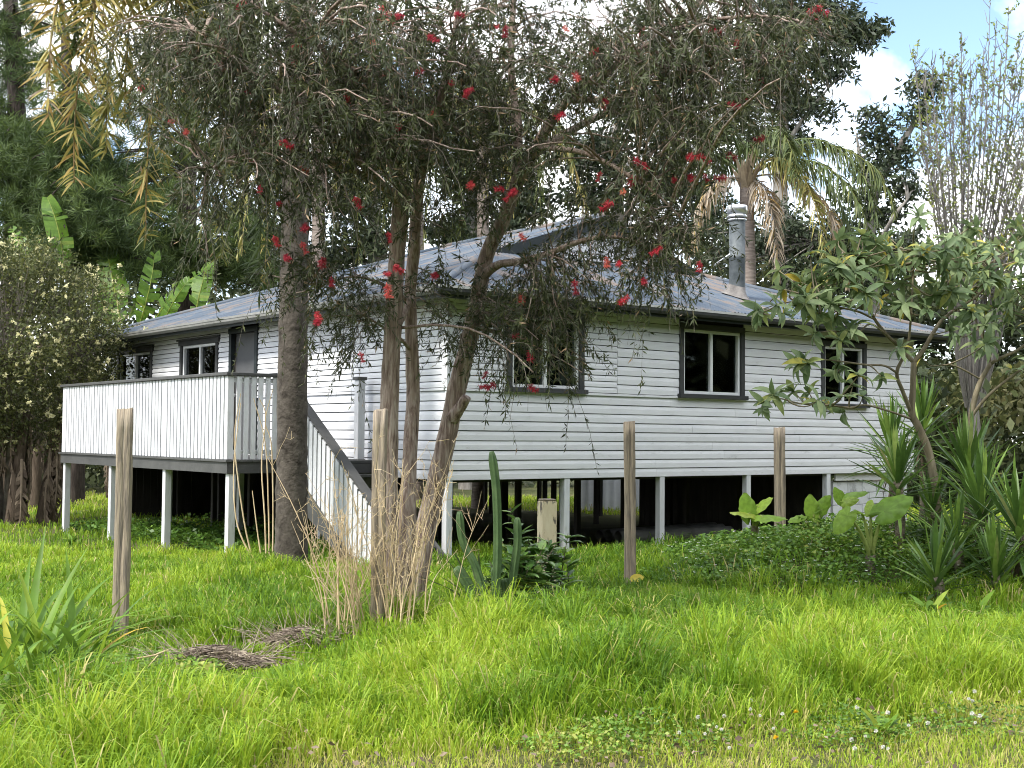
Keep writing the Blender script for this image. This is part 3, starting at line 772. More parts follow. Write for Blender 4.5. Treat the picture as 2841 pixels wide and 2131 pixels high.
fpost(257, 1390, 9.80, 0.115, 1.83, 'weathered square timber post in front of the white deck', (0.006, 0))
fpost(815, 1390, 9.96, 0.105, 1.84, 'weathered post standing among dry stems before the bottlebrush trunks', (0.004, 0.01))
fpost(1361, 1270, 13.9, 0.125, 1.82, 'weathered square post right of the cream stump', (-0.012, 0.0))
fpost(1684, 1200, 17.2, 0.128, 1.78, 'weathered post in the white-flowered ground cover by the elephant ears', (0, 0))
# ------------------------------------------------------------------ vegetation materials
def bark(name, stops, scale=6, stretch=(3, 3, 0.6), bump=0.7, bs=16):
    return surf(name, stops, scale=scale, stretch=stretch, rough=0.9, bump=bump, bscale=bs, detail=8, dist=0.5, spec=0.15)
M_bb_bark = bark('bottlebrush_bark', [(0.3, (0.105, 0.072, 0.057)), (0.46, (0.28, 0.21, 0.172)), (0.58, (0.42, 0.34, 0.285)), (0.75, (0.54, 0.48, 0.43))], scale=8, stretch=(4, 4, 0.5), bump=1.0)
M_bb_twig = surf('bottlebrush_twig', [(0.3, (0.10, 0.085, 0.068)), (0.7, (0.25, 0.225, 0.185))], scale=6, rough=0.9, bump=0.0)
M_bb_leaf = leafmat('bottlebrush_leaf', [(0.0, (0.026, 0.034, 0.015)), (0.35, (0.048, 0.062, 0.026)), (0.7, (0.092, 0.110, 0.042)), (0.9, (0.15, 0.165, 0.065)), (1.0, (0.30, 0.21, 0.12))], trans=0.22, rough=0.55)
M_bb_red = leafmat('bottlebrush_flower', [(0.0, (0.34, 0.03, 0.045)), (0.6, (0.55, 0.045, 0.065)), (0.85, (0.64, 0.09, 0.09)), (1.0, (0.60, 0.24, 0.14))], trans=0.25, rough=0.6, source='obj')
M_grass = leafmat('grass_blade', [(0.0, (0.045, 0.105, 0.014)), (0.3, (0.115, 0.24, 0.02)), (0.55, (0.245, 0.385, 0.030)), (0.78, (0.385, 0.50, 0.052)), (0.9, (0.46, 0.47, 0.12)), (1.0, (0.56, 0.47, 0.24))], trans=0.42, rough=0.5, spec=0.25)
M_palm_bark = bark('palm_bark', [(0.28, (0.022, 0.018, 0.015)), (0.40, (0.062, 0.053, 0.045)), (0.55, (0.095, 0.082, 0.070)), (0.75, (0.135, 0.118, 0.10))], scale=5, stretch=(1.6, 1.6, 1.6), bump=0.7, bs=14)
M_palm_bark2 = bark('pale_palm_bark', [(0.3, (0.12, 0.098, 0.082)), (0.5, (0.23, 0.19, 0.165)), (0.7, (0.32, 0.275, 0.24))], scale=3, stretch=(1, 1, 9), bump=0.7, bs=7)
M_frond = leafmat('palm_frond', [(0.0, (0.042, 0.066, 0.024)), (0.45, (0.085, 0.12, 0.036)), (0.65, (0.20, 0.205, 0.055)), (0.8, (0.36, 0.31, 0.085)), (0.9, (0.37, 0.25, 0.09)), (1.0, (0.37, 0.31, 0.24))], trans=0.25, rough=0.5)
M_pine_bark = bark('pine_bark', [(0.3, (0.022, 0.018, 0.016)), (0.55, (0.062, 0.05, 0.043)), (0.75, (0.11, 0.092, 0.08))], scale=5, bump=0.9)
M_pine = leafmat('pine_needles', [(0.0, (0.024, 0.042, 0.015)), (0.5, (0.06, 0.098, 0.026)), (0.85, (0.115, 0.165, 0.04)), (1.0, (0.17, 0.21, 0.06))], trans=0.25, rough=0.6)
M_gum = leafmat('gum_leaf', [(0.0, (0.018, 0.028, 0.016)), (0.5, (0.038, 0.054, 0.028)), (0.85, (0.07, 0.09, 0.042)), (1.0, (0.12, 0.13, 0.055))], trans=0.2, rough=0.5)
M_gum_bark = bark('gum_bark', [(0.3, (0.14, 0.125, 0.11)), (0.55, (0.27, 0.25, 0.225)), (0.75, (0.36, 0.34, 0.31))], scale=4, bump=0.4)
M_bud = leafmat('spring_leaf', [(0.0, (0.10, 0.14, 0.03)), (0.6, (0.19, 0.235, 0.05)), (1.0, (0.30, 0.32, 0.09))], trans=0.4, rough=0.5)
M_bud_bark = bark('grey_bark', [(0.3, (0.12, 0.11, 0.10)), (0.7, (0.25, 0.235, 0.215))], scale=5, bump=0.4)
M_wood = leafmat('woodland_leaf', [(0.0, (0.018, 0.027, 0.012)), (0.5, (0.045, 0.062, 0.024)), (0.8, (0.09, 0.105, 0.035)), (1.0, (0.17, 0.165, 0.07))], trans=0.25, rough=0.6)
M_bush = leafmat('wattle_leaf', [(0.0, (0.03, 0.04, 0.015)), (0.5, (0.075, 0.09, 0.028)), (0.85, (0.15, 0.165, 0.045)), (1.0, (0.24, 0.23, 0.08))], trans=0.25, rough=0.55)
M_bush_fl = leafmat('cream_blossom', [(0.0, (0.55, 0.52, 0.24)), (1.0, (0.78, 0.76, 0.50))], trans=0.3, rough=0.8)
M_sol = leafmat('tobacco_leaf', [(0.0, (0.09, 0.145, 0.06)), (0.45, (0.155, 0.22, 0.095)), (0.8, (0.23, 0.30, 0.145)), (0.95, (0.25, 0.30, 0.09)), (0.97, (0.38, 0.37, 0.07)), (1.0, (0.46, 0.37, 0.06))], trans=0.3, rough=0.5, source='obj')
M_sol_bark = bark('tobacco_bark', [(0.3, (0.12, 0.10, 0.065)), (0.55, (0.215, 0.185, 0.125)), (0.75, (0.29, 0.255, 0.18))], scale=5, bump=0.3)
M_yucca = leafmat('yucca_leaf', [(0.0, (0.055, 0.11, 0.030)), (0.5, (0.10, 0.19, 0.040)), (0.8, (0.18, 0.30, 0.055)), (0.97, (0.27, 0.39, 0.09)), (1.0, (0.42, 0.36, 0.18))], trans=0.2, rough=0.38, source='obj', spec=0.5)
M_yucca_st = bark('yucca_stem', [(0.3, (0.10, 0.085, 0.06)), (0.7, (0.28, 0.245, 0.18))], scale=8, stretch=(1, 1, 3), bump=1.0)
M_ear = leafmat('elephant_ear', [(0.0, (0.16, 0.29, 0.04)), (0.6, (0.24, 0.38, 0.05)), (1.0, (0.36, 0.44, 0.07))], trans=0.42, rough=0.4, source='obj')
M_ear_st = leafmat('elephant_ear_stalk', [(0.0, (0.20, 0.27, 0.06)), (1.0, (0.33, 0.36, 0.11))], trans=0.1, rough=0.5)
M_cover = leafmat('ground_cover', [(0.0, (0.05, 0.11, 0.018)), (0.5, (0.11, 0.225, 0.03)), (0.85, (0.21, 0.34, 0.05)), (1.0, (0.35, 0.38, 0.09))], trans=0.3, rough=0.45)
M_petal = leafmat('white_petal', [(0.0, (0.70, 0.70, 0.64)), (1.0, (0.82, 0.82, 0.80))], trans=0.3, rough=0.7)
M_yellow = leafmat('yellow_petal', [(0.0, (0.75, 0.48, 0.02)), (1.0, (0.80, 0.58, 0.03))], trans=0.3, rough=0.7)
M_cactus = surf('cactus_skin', [(0.3, (0.045, 0.085, 0.032)), (0.6, (0.08, 0.135, 0.05)), (0.8, (0.15, 0.18, 0.09))], scale=9, rough=0.55, bump=0.2)
M_shrub = leafmat('shrub_leaf', [(0.0, (0.065, 0.145, 0.035)), (0.5, (0.115, 0.23, 0.05)), (0.85, (0.18, 0.31, 0.07)), (1.0, (0.27, 0.39, 0.10))], trans=0.25, rough=0.35, source='obj', spec=0.5)
M_agave = leafmat('strap_grey', [(0.0, (0.085, 0.12, 0.06)), (1.0, (0.165, 0.205, 0.10))], trans=0.15, rough=0.45, source='obj')
M_dry = surf('dry_stem', [(0.3, (0.42, 0.32, 0.19)), (0.55, (0.58, 0.46, 0.29)), (0.75, (0.66, 0.56, 0.39))], scale=5, stretch=(1, 1, .5), rough=0.85, bump=0.0, objvar=0.15)
M_mulch = leafmat('dry_litter', [(0.0, (0.09, 0.066, 0.052)), (0.5, (0.21, 0.165, 0.13)), (0.85, (0.36, 0.30, 0.23)), (1.0, (0.55, 0.47, 0.34))], trans=0.0, rough=0.9)
M_lily = leafmat('lily_leaf', [(0.0, (0.07, 0.15, 0.02)), (0.5, (0.135, 0.255, 0.026)), (0.85, (0.24, 0.37, 0.04)), (0.985, (0.36, 0.45, 0.07)), (1.0, (0.60, 0.40, 0.05))], trans=0.35, rough=0.5, source='obj', spec=0.3)
M_banana = leafmat('banana_leaf', [(0.0, (0.07, 0.15, 0.02)), (0.6, (0.13, 0.24, 0.03)), (0.85, (0.25, 0.31, 0.05)), (1.0, (0.40, 0.30, 0.12))], trans=0.45, rough=0.4)
M_dead = leafmat('dead_leaf', [(0.0, (0.08, 0.058, 0.043)), (0.5, (0.16, 0.12, 0.088)), (1.0, (0.30, 0.235, 0.175))], trans=0.15, rough=0.9)
M_log = bark('dead_branch', [(0.3, (0.16, 0.135, 0.11)), (0.7, (0.36, 0.32, 0.27))], scale=6, bump=0.6)

# ------------------------------------------------------------------ grass
def in_house(x, y, mg=0.0):
    u, v = w2h(x, y)
    return (u > 0.7 - mg) & (u < WU - 0.2) & (v > 0.7 - mg) & (v < WV - 0.2)
def vnoise(x, y, s, seed):
    """cheap smooth value noise 0..1"""
    r = np.random.RandomState(seed); tb = r.rand(64, 64)
    xf, yf = np.asarray(x) / s + 100.3, np.asarray(y) / s + 57.7
    xi, yi = np.floor(xf).astype(int), np.floor(yf).astype(int); fx, fy = xf - xi, yf - yi
    fx = fx * fx * (3 - 2 * fx); fy = fy * fy * (3 - 2 * fy)
    q = lambda a, b: tb[a % 64, b % 64]
    return (q(xi, yi) * (1 - fx) + q(xi + 1, yi) * fx) * (1 - fy) + (q(xi, yi + 1) * (1 - fx) + q(xi + 1, yi + 1) * fx) * fy
def grass_patch(name, label, n, y0, y1, height, width, seed, tone, keep=None, lean=0.5, xr=None, kinds='stuff'):
    r = np.random.RandomState(seed)
    y = np.sqrt(r.rand(n) * (y1 ** 2 - y0 ** 2) + y0 ** 2)
    x = (r.rand(n) * 2 - 1) * (0.43 * y + 0.5) if xr is None else r.uniform(xr[0], xr[1], n)
    if keep is not None:
        k = keep(x, y, r); x, y = x[k], y[k]; n = len(x)
    h = height(x, y) * r.uniform(0.5, 1.25, n)
    c = vnoise(x, y, 0.28, seed + 1)
    h *= 0.45 + 1.05 * c
    b = np.stack([x, y, gh(x, y) - 0.02], -1)
    ang = r.rand(n) * 2 * np.pi + 2.5 * vnoise(x, y, 0.5, seed + 2)
    ld = np.stack([np.cos(ang), np.sin(ang), 0 * ang], -1)
    ln = (lean * (0.25 + r.rand(n) ** 1.5) * h)[:, None]
    P = np.stack([b, b + ld * ln * 0.18 + np.array([0, 0, 1.0]) * (h * 0.5)[:, None], b + ld * ln * 0.55 + np.array([0, 0, 1.0]) * (h * 0.86)[:, None], b + ld * ln * 1.15 + np.array([0, 0, 1.0]) * (h * 0.98 - 0.25 * ln[:, 0])[:, None]], 1)
    w = width(x, y) * r.uniform(0.7, 1.3, n)
    a2 = r.rand(n) * np.pi
    sd = np.stack([np.cos(a2), np.sin(a2), 0 * a2], -1)
    V, Q, T, m = strips(P, np.stack([w * 0.8, w, w * 0.7, 0 * w], -1), sd)
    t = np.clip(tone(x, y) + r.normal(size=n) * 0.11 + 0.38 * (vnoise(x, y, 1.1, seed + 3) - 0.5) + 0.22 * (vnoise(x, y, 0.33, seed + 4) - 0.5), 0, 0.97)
    dry = r.rand(n) < 0.045 + 0.22 * mown(x, y) + 0.16 * (vnoise(x, y, 0.7, seed + 8) > 0.8)
    t[dry] = r.uniform(0.88, 1.0, dry.sum())
    o = Geo().add(V, Q, T, np.repeat(t, m)).build(name, M_grass)
    return tag(o, label, 'grass', kind='stuff')
def mown(x, y):
    """worn, short and pale strip along the front, widest to the right"""
    e = 7.05 + 0.38 * np.clip(x, -1.0, 4) + 0.35 * (vnoise(x, y, 0.8, 5) - 0.5)
    return np.clip((e - y) / 0.5, 0, 1) * (x > -1.2)
def lowlit(x, y):   # where other plants stand: litter, lily bed, ground cover
    return (((x + 2.2) / 1.0) ** 2 + ((y - 9.05) / 0.42) ** 2 < 1) | (((x + 1.45) / 0.6) ** 2 + ((y - 9.75) / 0.34) ** 2 < 1)
def keep_front(x, y, r):
    return (r.rand(len(x)) > 0.25 * mown(x, y)) & ~(lowlit(x, y) & (r.rand(len(x)) < 0.5)) & ~((mound(x, y) > 0.12) & (r.rand(len(x)) < .8))
low_front = lambda x, y: 1 - 0.72 * np.exp(-(((x + 2.0) / 1.15) ** 4 + ((y - 8.6) / 1.0) ** 4))
hf = lambda x, y: 0.30 * low_front(x, y) * (1 - 0.75 * mown(x, y)) * (0.75 + 0.5 * vnoise(x, y, 1.6, 31))
wf = lambda x, y: 0.0088 + 0.0004 * (y - 6) - 0.0035 * mown(x, y)
grass_patch('lawn_grass', 'long bright green grass filling the foreground', 125000, 5.2, 10.4, hf, wf, 11, lambda x, y: 0.52 + 0.24 * mown(x, y) + 0.05 * (vnoise(x, y, 2.5, 77) - .5) - 0.06 * (y > 9.2), keep_front, 0.8)
def keep_mid(x, y, r):
    return ~in_house(x, y) & ~((mound(x, y) > 0.10) & (r.rand(len(x)) < .9)) & ~((x > -1.75) & (x < 0.0) & (y < 10.9) & (r.rand(len(x)) < 0.6))
grass_patch('lawn_grass', 'shaded grass between the fence posts and the house', 105000, 10.3, 17.5, lambda x, y: 0.19 * (0.7 + 0.6 * vnoise(x, y, 1.1, 41)) * np.where(x < -3.6, 0.7, 1.0), lambda x, y: 0.0105 + 0.0004 * (y - 10), 12, lambda x, y: 0.36 + 0.12 * (x < -3.0), keep_mid, 0.8)  # canopy shade put into the lower blade tone, lighter towards the left
def keep_far(x, y, r):
    return ~in_house(x, y, -0.3) & ((x < -1) | (y > 24) | (r.rand(len(x)) < .3))
grass_patch('lawn_grass', 'grass beyond the deck and behind the house', 60000, 17.5, 36, lambda x, y: 0.14 * (0.7 + 0.6 * vnoise(x, y, 1.6, 51)), lambda x, y: 0.012 + 0.0006 * (y - 17), 13, lambda x, y: 0.46 + 0.22 * (y > 27), keep_far, 0.6)  # paler tone far back puts a sunlit look into the blades

def scatter_clover():
    r = np.random.RandomState(21)
    heads = Geo()
    # one clover flower head: a rough ball of petals on a stalk
    D = nrm(r.normal(size=(70, 3)) + np.array([0, 0, 0.5]))
    V, Q = diamonds(np.zeros((70, 3)) + [0, 0, 0.0], D, rdir(70, r), 0.016 + 0.004 * r.rand(70), np.full(70, 0.008))
    heads.add(V, Q, None, r.rand(len(V)))
    me = heads.mesh('clover_flower', M_petal)
    spots = []
    for px, py, n, sx, sy in ((1690, 1430, 16, 70, 45), (1760, 1480, 4, 60, 40), (2090, 1510, 9, 90, 60), (1480, 1570, 7, 130, 50), (1620, 1560, 6, 120, 50), (1900, 1600, 7, 160, 40), (1850, 1530, 4, 100, 40), (2150, 1400, 3, 50, 60)):
        for _ in range(n):
            spots.append((px + r.normal() * sx * 0.6, py + r.normal() * sy * 0.6))
    for px, py in spots:
        d = W(px, py, 1.0); t = (HC - 0.10) / max(0.05, (HC - d[2])); X, Y = d[0] * t, 1.0 * t
        o = link('clover_flower', me)
        o.location = (X, Y, float(gh(X, Y)) + 0.10 + r.rand() * 0.05); s = r.uniform(0.5, 0.85); o.scale = (s, s, s); o.rotation_euler = (r.rand() * .5, r.rand() * .5, r.rand() * 6)
        tag(o, 'small round white clover flower in the front grass', 'flower', 'white clover flowers in the grass')
    G = Geo()
    for ring, el, n in ((0.011, 0.25, 14), (0.008, 0.7, 10), (0.004, 1.2, 6)):
        a = np.arange(n) * 2 * np.pi / n + ring * 100
        D = np.stack([np.cos(a) * math.cos(el), np.sin(a) * math.cos(el), np.full(n, math.sin(el))], -1)
        V, Q = diamonds(np.zeros((n, 3)), D, np.tile([0, 0, 1.0], (n, 1)), np.full(n, 0.021), np.full(n, 0.008)); G.add(V, Q, None, r.rand(len(V)))
    md = G.mesh('dandelion', M_yellow)
    for (px, py), lb in zip(((1720, 1546), (1677, 1599), (2116, 1440), (1948, 1343)), ('yellow dandelion in the short grass, upper of the close pair', 'yellow dandelion in the short grass, lower of the close pair', 'yellow dandelion near the right edge of the grass', 'small yellow dandelion in the long grass below the yuccas')):
        d = W(px, py, 1.0); t = (HC - 0.12) / max(0.05, (HC - d[2])); X, Y = d[0] * t, 1.0 * t
        o = link('dandelion', md); o.location = (X, Y, float(gh(X, Y)) + 0.14); o.rotation_euler = (0.5, 0.1, r.rand() * 6)
        tag(o, lb, 'flower', 'dandelions in the grass')
scatter_clover()

# ------------------------------------------------------------------ ground covers
def cover(name, label, n, fx, seed, L=(0.03, 0.055), mat=None, hmax=0.16, tone=0.45, flowers=0):
    r = np.random.RandomState(seed)
    x, y, dens = fx(r, n)
    n = len(x)
    z = gh(x, y) + hmax * r.rand(n) ** 0.7 * (0.35 + 0.9 * vnoise(x, y, 0.35, seed)) * dens
    B = np.stack([x, y, z], -1)
    a = r.rand(n) * 2 * np.pi; el = r.uniform(-0.3, 0.7, n)
    D = np.stack([np.cos(a) * np.cos(el), np.sin(a) * np.cos(el), np.sin(el)], -1)
    N = nrm(np.array([0, 0, 1.0]) + 0.6 * r.normal(size=(n, 3)))
    Ln = r.uniform(L[0], L[1], n)
    V, Q = diamonds(B, D, N, Ln, Ln * 0.72, 0.5, 0.08)
    t = np.clip(tone + 0.2 * r.normal(size=n) + 0.5 * (vnoise(x, y, 0.5, seed + 9) - .5), 0, 1)
    o = Geo().add(V, Q, None, np.repeat(t, 4)).build(name, mat or M_cover)
    tag(o, label, 'ground cover', kind='stuff')
    if flowers:
        k = r.choice(np.where(z > gh(x, y) + 0.09)[0], flowers)
        G = Geo(); B2 = B[k] + np.array([0, 0, 0.03])
        for q in range(4):
            a = np.full(len(k), q * np.pi / 2) + 0.3
            D = np.stack([np.cos(a), np.sin(a), 0.35 + 0 * a], -1)
            V, Q = diamonds(B2, D, np.tile([0, 0, 1.0], (len(k), 1)), np.full(len(k), 0.024), np.full(len(k), 0.020)); G.add(V, Q, None, r.rand(len(V)))
        f = G.build('white_blossoms', M_petal, o); tag(f, None, None, kind='stuff')
    return o
def f_mound(r, n):
    x = r.uniform(1.4, 7.5, n); y = r.uniform(12.2, 17.2, n)
    d = np.clip(mound(x, y) / 0.36, 0, 1)
    k = (d > 0.10 + 0.15 * r.rand(n)); return x[k], y[k], 0.35 + 0.75 * d[k]
cover('ground_cover', 'low dark green ground cover with tiny white flowers around the elephant ears', 62000, f_mound, 61, (0.035, 0.065), None, 0.30, 0.5, 620)
def f_under(r, n):
    u = r.uniform(-1.9, 1.5, n); v = r.uniform(1.2, 9.0, n); p = h2w(u, v); k = (u < -0.2) | (r.rand(n) < .3)
    return p[k, 0], p[k, 1], np.ones(k.sum())
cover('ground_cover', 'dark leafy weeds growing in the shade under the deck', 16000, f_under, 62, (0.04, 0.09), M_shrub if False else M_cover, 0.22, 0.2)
def f_lily(r, n):
    a = r.rand(n) * 2 * np.pi; q = np.sqrt(r.rand(n)); x = -2.75 + 0.75 * q * np.cos(a); y = 8.75 + 0.75 * q * np.sin(a)
    return x, y, 1 - 0.5 * q
cover('ground_cover', 'yellowish creeping leaves between the lily clump and the left post', 9000, f_lily, 63, (0.025, 0.05), None, 0.16, 0.75)
def f_cact(r, n):
    a = r.rand(n) * 2 * np.pi; q = np.sqrt(r.rand(n)); x = -0.15 + 0.6 * q * np.cos(a); y = 11.0 + 0.35 * q * np.sin(a)
    return x, y, 1 - 0.5 * q
cover('ground_cover', 'brownish green weeds at the foot of the cactus', 3500, f_cact, 64, (0.025, 0.05), None, 0.16, 0.55)
def f_clov(r, n):
    cs = [(1650, 1450, .35), (2010, 1500, .5), (1420, 1600, .4), (1800, 1580, .45), (2130, 1560, .5), (1560, 1530, .3), (1250, 1620, .35), (1900, 1420, .3)]
    X, Y, D = [], [], []
    for px, py, rad in cs:
        d = W(px, py, 1.0); t = HC / (HC - d[2]); m = n // len(cs); a = r.rand(m) * 6.28; q = np.sqrt(r.rand(m)); X.append(d[0] * t + rad * q * np.cos(a)); Y.append(t + rad * q * np.sin(a)); D.append(1 - .6 * q)
    return np.concatenate(X), np.concatenate(Y), np.concatenate(D)
cover('clover_patch', 'dark green clover leaves in patches through the front grass', 9000, f_clov, 65, (0.018, 0.032), None, 0.16, 0.58)
def f_litter(r, n):
    y = np.sqrt(r.rand(n) * (11.5 ** 2 - 5.5 ** 2) + 5.5 ** 2); x = (r.rand(n) * 2 - 1) * .43 * y; k = vnoise(x, y, .8, 19) + .3 * r.rand(n) > .62
    return x[k], y[k], np.ones(k.sum()) * .9
cover('leaf_litter', 'scattered brown fallen leaves caught in the front grass', 2600, f_litter, 66, (0.02, 0.05), M_dead, 0.16, 0.7)
# dry litter heaps
def litter(label, px, py, sx, sy, h, n, seed, dirx):
    r = np.random.RandomState(seed)
    d = W(px, py, 1.0); t = HC / (HC - d[2]); X, Y = d[0] * t, t
    a = r.rand(n) * 2 * np.pi; q = np.sqrt(r.rand(n)) * (0.7 + 0.6 * vnoise(np.cos(a) * 2, np.sin(a) * 2, 0.8, seed))
    x = X + sx * q * np.cos(a); y = Y + sy * q * np.sin(a)
    z = gh(x, y) + h * np.clip(1 - q ** 2, 0, 1) * (0.4 + 0.9 * vnoise(x, y, 0.16, seed + 1)) * r.uniform(0.6, 1.0, n) + 0.01
    L = r.uniform(0.10, 0.32, n)
    an = dirx + r.normal(size=n) * 0.55 + 1.2 * (vnoise(x, y, 0.12, seed) - .5)
    D = np.stack([np.cos(an), np.sin(an), -0.25 * np.cos(an) * np.cos(a) * q + r.normal(size=n) * 0.06], -1)
    b = np.stack([x, y, z], -1) - D * L[:, None] / 2
    P = np.stack([b, b + D * L[:, None] * .5 + [0, 0, 0.012], b + D * L[:, None]], 1)
    V, Q, T = tubes(P, 0.0032, 3)
    G = Geo().add(V, Q, None, np.repeat(np.clip(r.rand(n), 0, 1), 9))
    k = 130; a = r.rand(k) * 6.28; q = r.uniform(.3, 1.1, k); b = np.stack([X + sx * q * np.cos(a), Y + sy * q * np.sin(a), 0 * a], -1); b[:, 2] = gh(b[:, 0], b[:, 1]) + h * .4
    D = nrm(np.stack([np.cos(a + r.normal(size=k) * .6), np.sin(a + r.normal(size=k) * .6), r.uniform(.1, 1.1, k)], -1)); L = r.uniform(.12, .42, k)[:, None]
    P = np.stack([b, b + D * L * .5, b + D * L + [0, 0, -.04]], 1); V, Q, _ = tubes(P, [[.003, .0024, .0012]], 3); G.add(V, Q, None, np.repeat(r.uniform(.5, 1, k), 9))
    o = G.build('dry_brush_heap', M_mulch)
    tag(o, label, 'brush heap', kind='thing')
litter('flat heap of dry grey-brown litter between the lily clump and the stems', 465, 1432, 0.42, 0.16, 0.13, 1300, 71, 0.2)
litter('rounded heap of dry brown twigs at the foot of the dry stems', 650, 1402, 0.34, 0.14, 0.19, 1500, 72, 0.1)
litter('pale dry litter around the base of the tall dry stems', 855, 1398, 0.75, 0.22, 0.14, 2600, 73, 0.0)
# fallen pale stick
P0_ = W(225, 1462, 8.55); P1_ = W(280, 1450, 8.6)
V, Q, T = tubes(np.array([[(-2.62, 8.35, 0.13), (-2.48, 8.42, 0.15), (-2.36, 8.45, 0.17), (-2.28, 8.50, 0.20)]]), [[0.008, 0.008, 0.007, 0.005]], 6, True)
st = tag(Geo().add(V, Q, T).build('fallen_stick', M_dry), 'pale bare stick lying beside the lily clump', 'stick')
# ------------------------------------------------------------------ trees
def limb(G, pts, radii, n=20, S=9, bump=0.07, seed=0):
    V, Q, T = rough_tube(pts, radii, n, S, bump, seed)
    G.add(V, Q, T)
def path(lst):
    """list of (px, py, distance) -> points"""
    return np.array([W(*p) for p in lst])

# ---- bottlebrush
def bottlebrush():
    r = np.random.RandomState(101)
    base = W(870, 1370, 11.4)
    tree = thing('bottlebrush_tree', 'weeping bottlebrush tree with several trunks, grey twigs and red brush flowers', 'tree', (base[0], base[1], 0))
    inv = np.array([base[0], base[1], 0.0])
    limbs = []
    def trunk(pts, radii, seed, n=40, S=14):
        P = path(pts); P[0, 2] = float(gh(P[0, 0], P[0, 1])) - 0.1 if pts[0][1] > 1200 else P[0, 2]
        V, Q, T = rough_tube(P - inv, radii, n, S, 0.045, seed)
        Geo().add(V, Q, T).build('trunk', M_bb_bark, tree, True)
        R = resample(P, 40); limbs.append((R, np.interp(np.linspace(0, 1, 40), np.linspace(0, 1, len(radii)), radii)))
    t1 = [(828, 1380, 11.3), (838, 1010, 11.3), (843, 820, 11.3), (850, 690, 11.3), (857, 555, 11.3), (868, 430, 11.25), (872, 390, 11.2)]
    trunk(t1, [0.12, 0.088, 0.082, 0.078, 0.072, 0.085, 0.065], 1)
    trunk([(874, 1375, 11.5), (884, 1010, 11.6), (892, 870, 11.7), (890, 760, 11.7), (886, 640, 11.7), (894, 540, 11.6), (900, 440, 11.5), (917, 335, 11.3), (940, 250, 11.1), (975, 120, 11.0), (1000, -60, 10.9)], [0.10, 0.070, 0.066, 0.062, 0.058, 0.058, 0.055, 0.046, 0.038, 0.03, 0.02], 2)
    trunk([(880, 1365, 11.9), (925, 1120, 11.9), (962, 960, 11.9), (985, 850, 11.9), (1012, 740, 11.9), (1033, 640, 11.8), (1052, 550, 11.7), (1085, 480, 11.6), (1115, 400, 11.5)], [0.125, 0.098, 0.092, 0.088, 0.080, 0.074, 0.07, 0.066, 0.06], 3)
    trunk([(975, 905, 11.85), (995, 880, 11.8), (1008, 858, 11.75)], [0.07, 0.055, 0.045], 4, 8, 10)     # sawn stub
    def lb(pts, radii, seed):
        P = path(pts)
        V, Q, T = rough_tube(P - inv, radii, 26, 8, 0.05, seed); GL.add(V, Q, T)
        limbs.append((resample(P, 30), np.interp(np.linspace(0, 1, 30), np.linspace(0, 1, len(radii)), radii)))
    GL = Geo()
    lb([(868, 430, 11.25), (842, 300, 11.0), (824, 200, 10.8), (800, 60, 10.6), (780, -120, 10.5)], [0.07, 0.055, 0.045, 0.035, 0.02], 5)
    lb([(866, 440, 11.25), (815, 388, 11.0), (760, 330, 10.6), (650, 230, 10.3), (520, 140, 10.2), (420, 70, 10.2)], [0.055, 0.042, 0.036, 0.028, 0.02, 0.01], 6)
    lb([(815, 388, 11.0), (700, 345, 10.6), (600, 310, 10.4), (520, 330, 10.3), (450, 370, 10.3)], [0.03, 0.024, 0.018, 0.012, 0.008], 7)
    lb([(1115, 400, 11.5), (1158, 318, 11.3), (1225, 217, 11.2), (1325, 144, 11.0), (1443, 67, 10.8), (1560, -40, 10.6)], [0.06, 0.053, 0.045, 0.037, 0.028, 0.015], 8)
    lb([(1145, 340, 11.35), (1175, 318, 11.5), (1242, 278, 11.9), (1309, 247, 12.2), (1426, 230, 12.5), (1500, 235, 12.7), (1550, 245, 12.8)], [0.05, 0.045, 0.038, 0.032, 0.025, 0.017, 0.01], 9)
    lb([(1040, 600, 11.75), (1075, 572, 11.5), (1116, 566, 11.3), (1186, 547, 11.1), (1258, 520, 11.0), (1330, 512, 10.9), (1420, 540, 10.9), (1500, 590, 10.9)], [0.045, 0.038, 0.034, 0.029, 0.024, 0.018, 0.012, 0.006], 10)
    lb([(1225, 217, 11.2), (1330, 210, 10.8), (1450, 160, 10.5), (1600, 130, 10.3), (1710, 130, 10.3)], [0.035, 0.028, 0.02, 0.014, 0.008], 11)
    lb([(1115, 400, 11.5), (1120, 280, 11.6), (1105, 150, 11.7), (1110, 0, 11.8), (1120, -150, 11.9)], [0.05, 0.043, 0.036, 0.028, 0.018], 12)
    lb([(890, 655, 11.7), (860, 635, 11.5), (820, 612, 11.3), (765, 598, 11.2), (700, 615, 11.1), (655, 660, 11.1)], [0.022, 0.018, 0.015, 0.011, 0.008, 0.004], 13)
    lb([(890, 760, 11.7), (868, 735, 11.5), (840, 715, 11.4), (800, 690, 11.3), (760, 670, 11.2)], [0.02, 0.017, 0.014, 0.01, 0.005], 14)
    lb([(852, 720, 11.3), (872, 680, 11.45), (888, 640, 11.6)], [0.03, 0.028, 0.03], 15)
    lb([(1158, 318, 11.3), (1260, 330, 10.8), (1360, 380, 10.5), (1430, 430, 10.4), (1480, 480, 10.4)], [0.03, 0.022, 0.016, 0.01, 0.006], 16)
    lb([(824, 200, 10.8), (700, 110, 10.4), (560, 20, 10.2), (440, -60, 10.1)], [0.03, 0.024, 0.017, 0.01], 17)
    lb([(1443, 67, 10.8), (1560, 40, 10.4), (1700, 40, 10.2), (1800, 80, 10.2)], [0.02, 0.016, 0.012, 0.006], 18)
    LP = np.concatenate([l[0] for l in limbs]); LR = np.concatenate([l[1] for l in limbs])
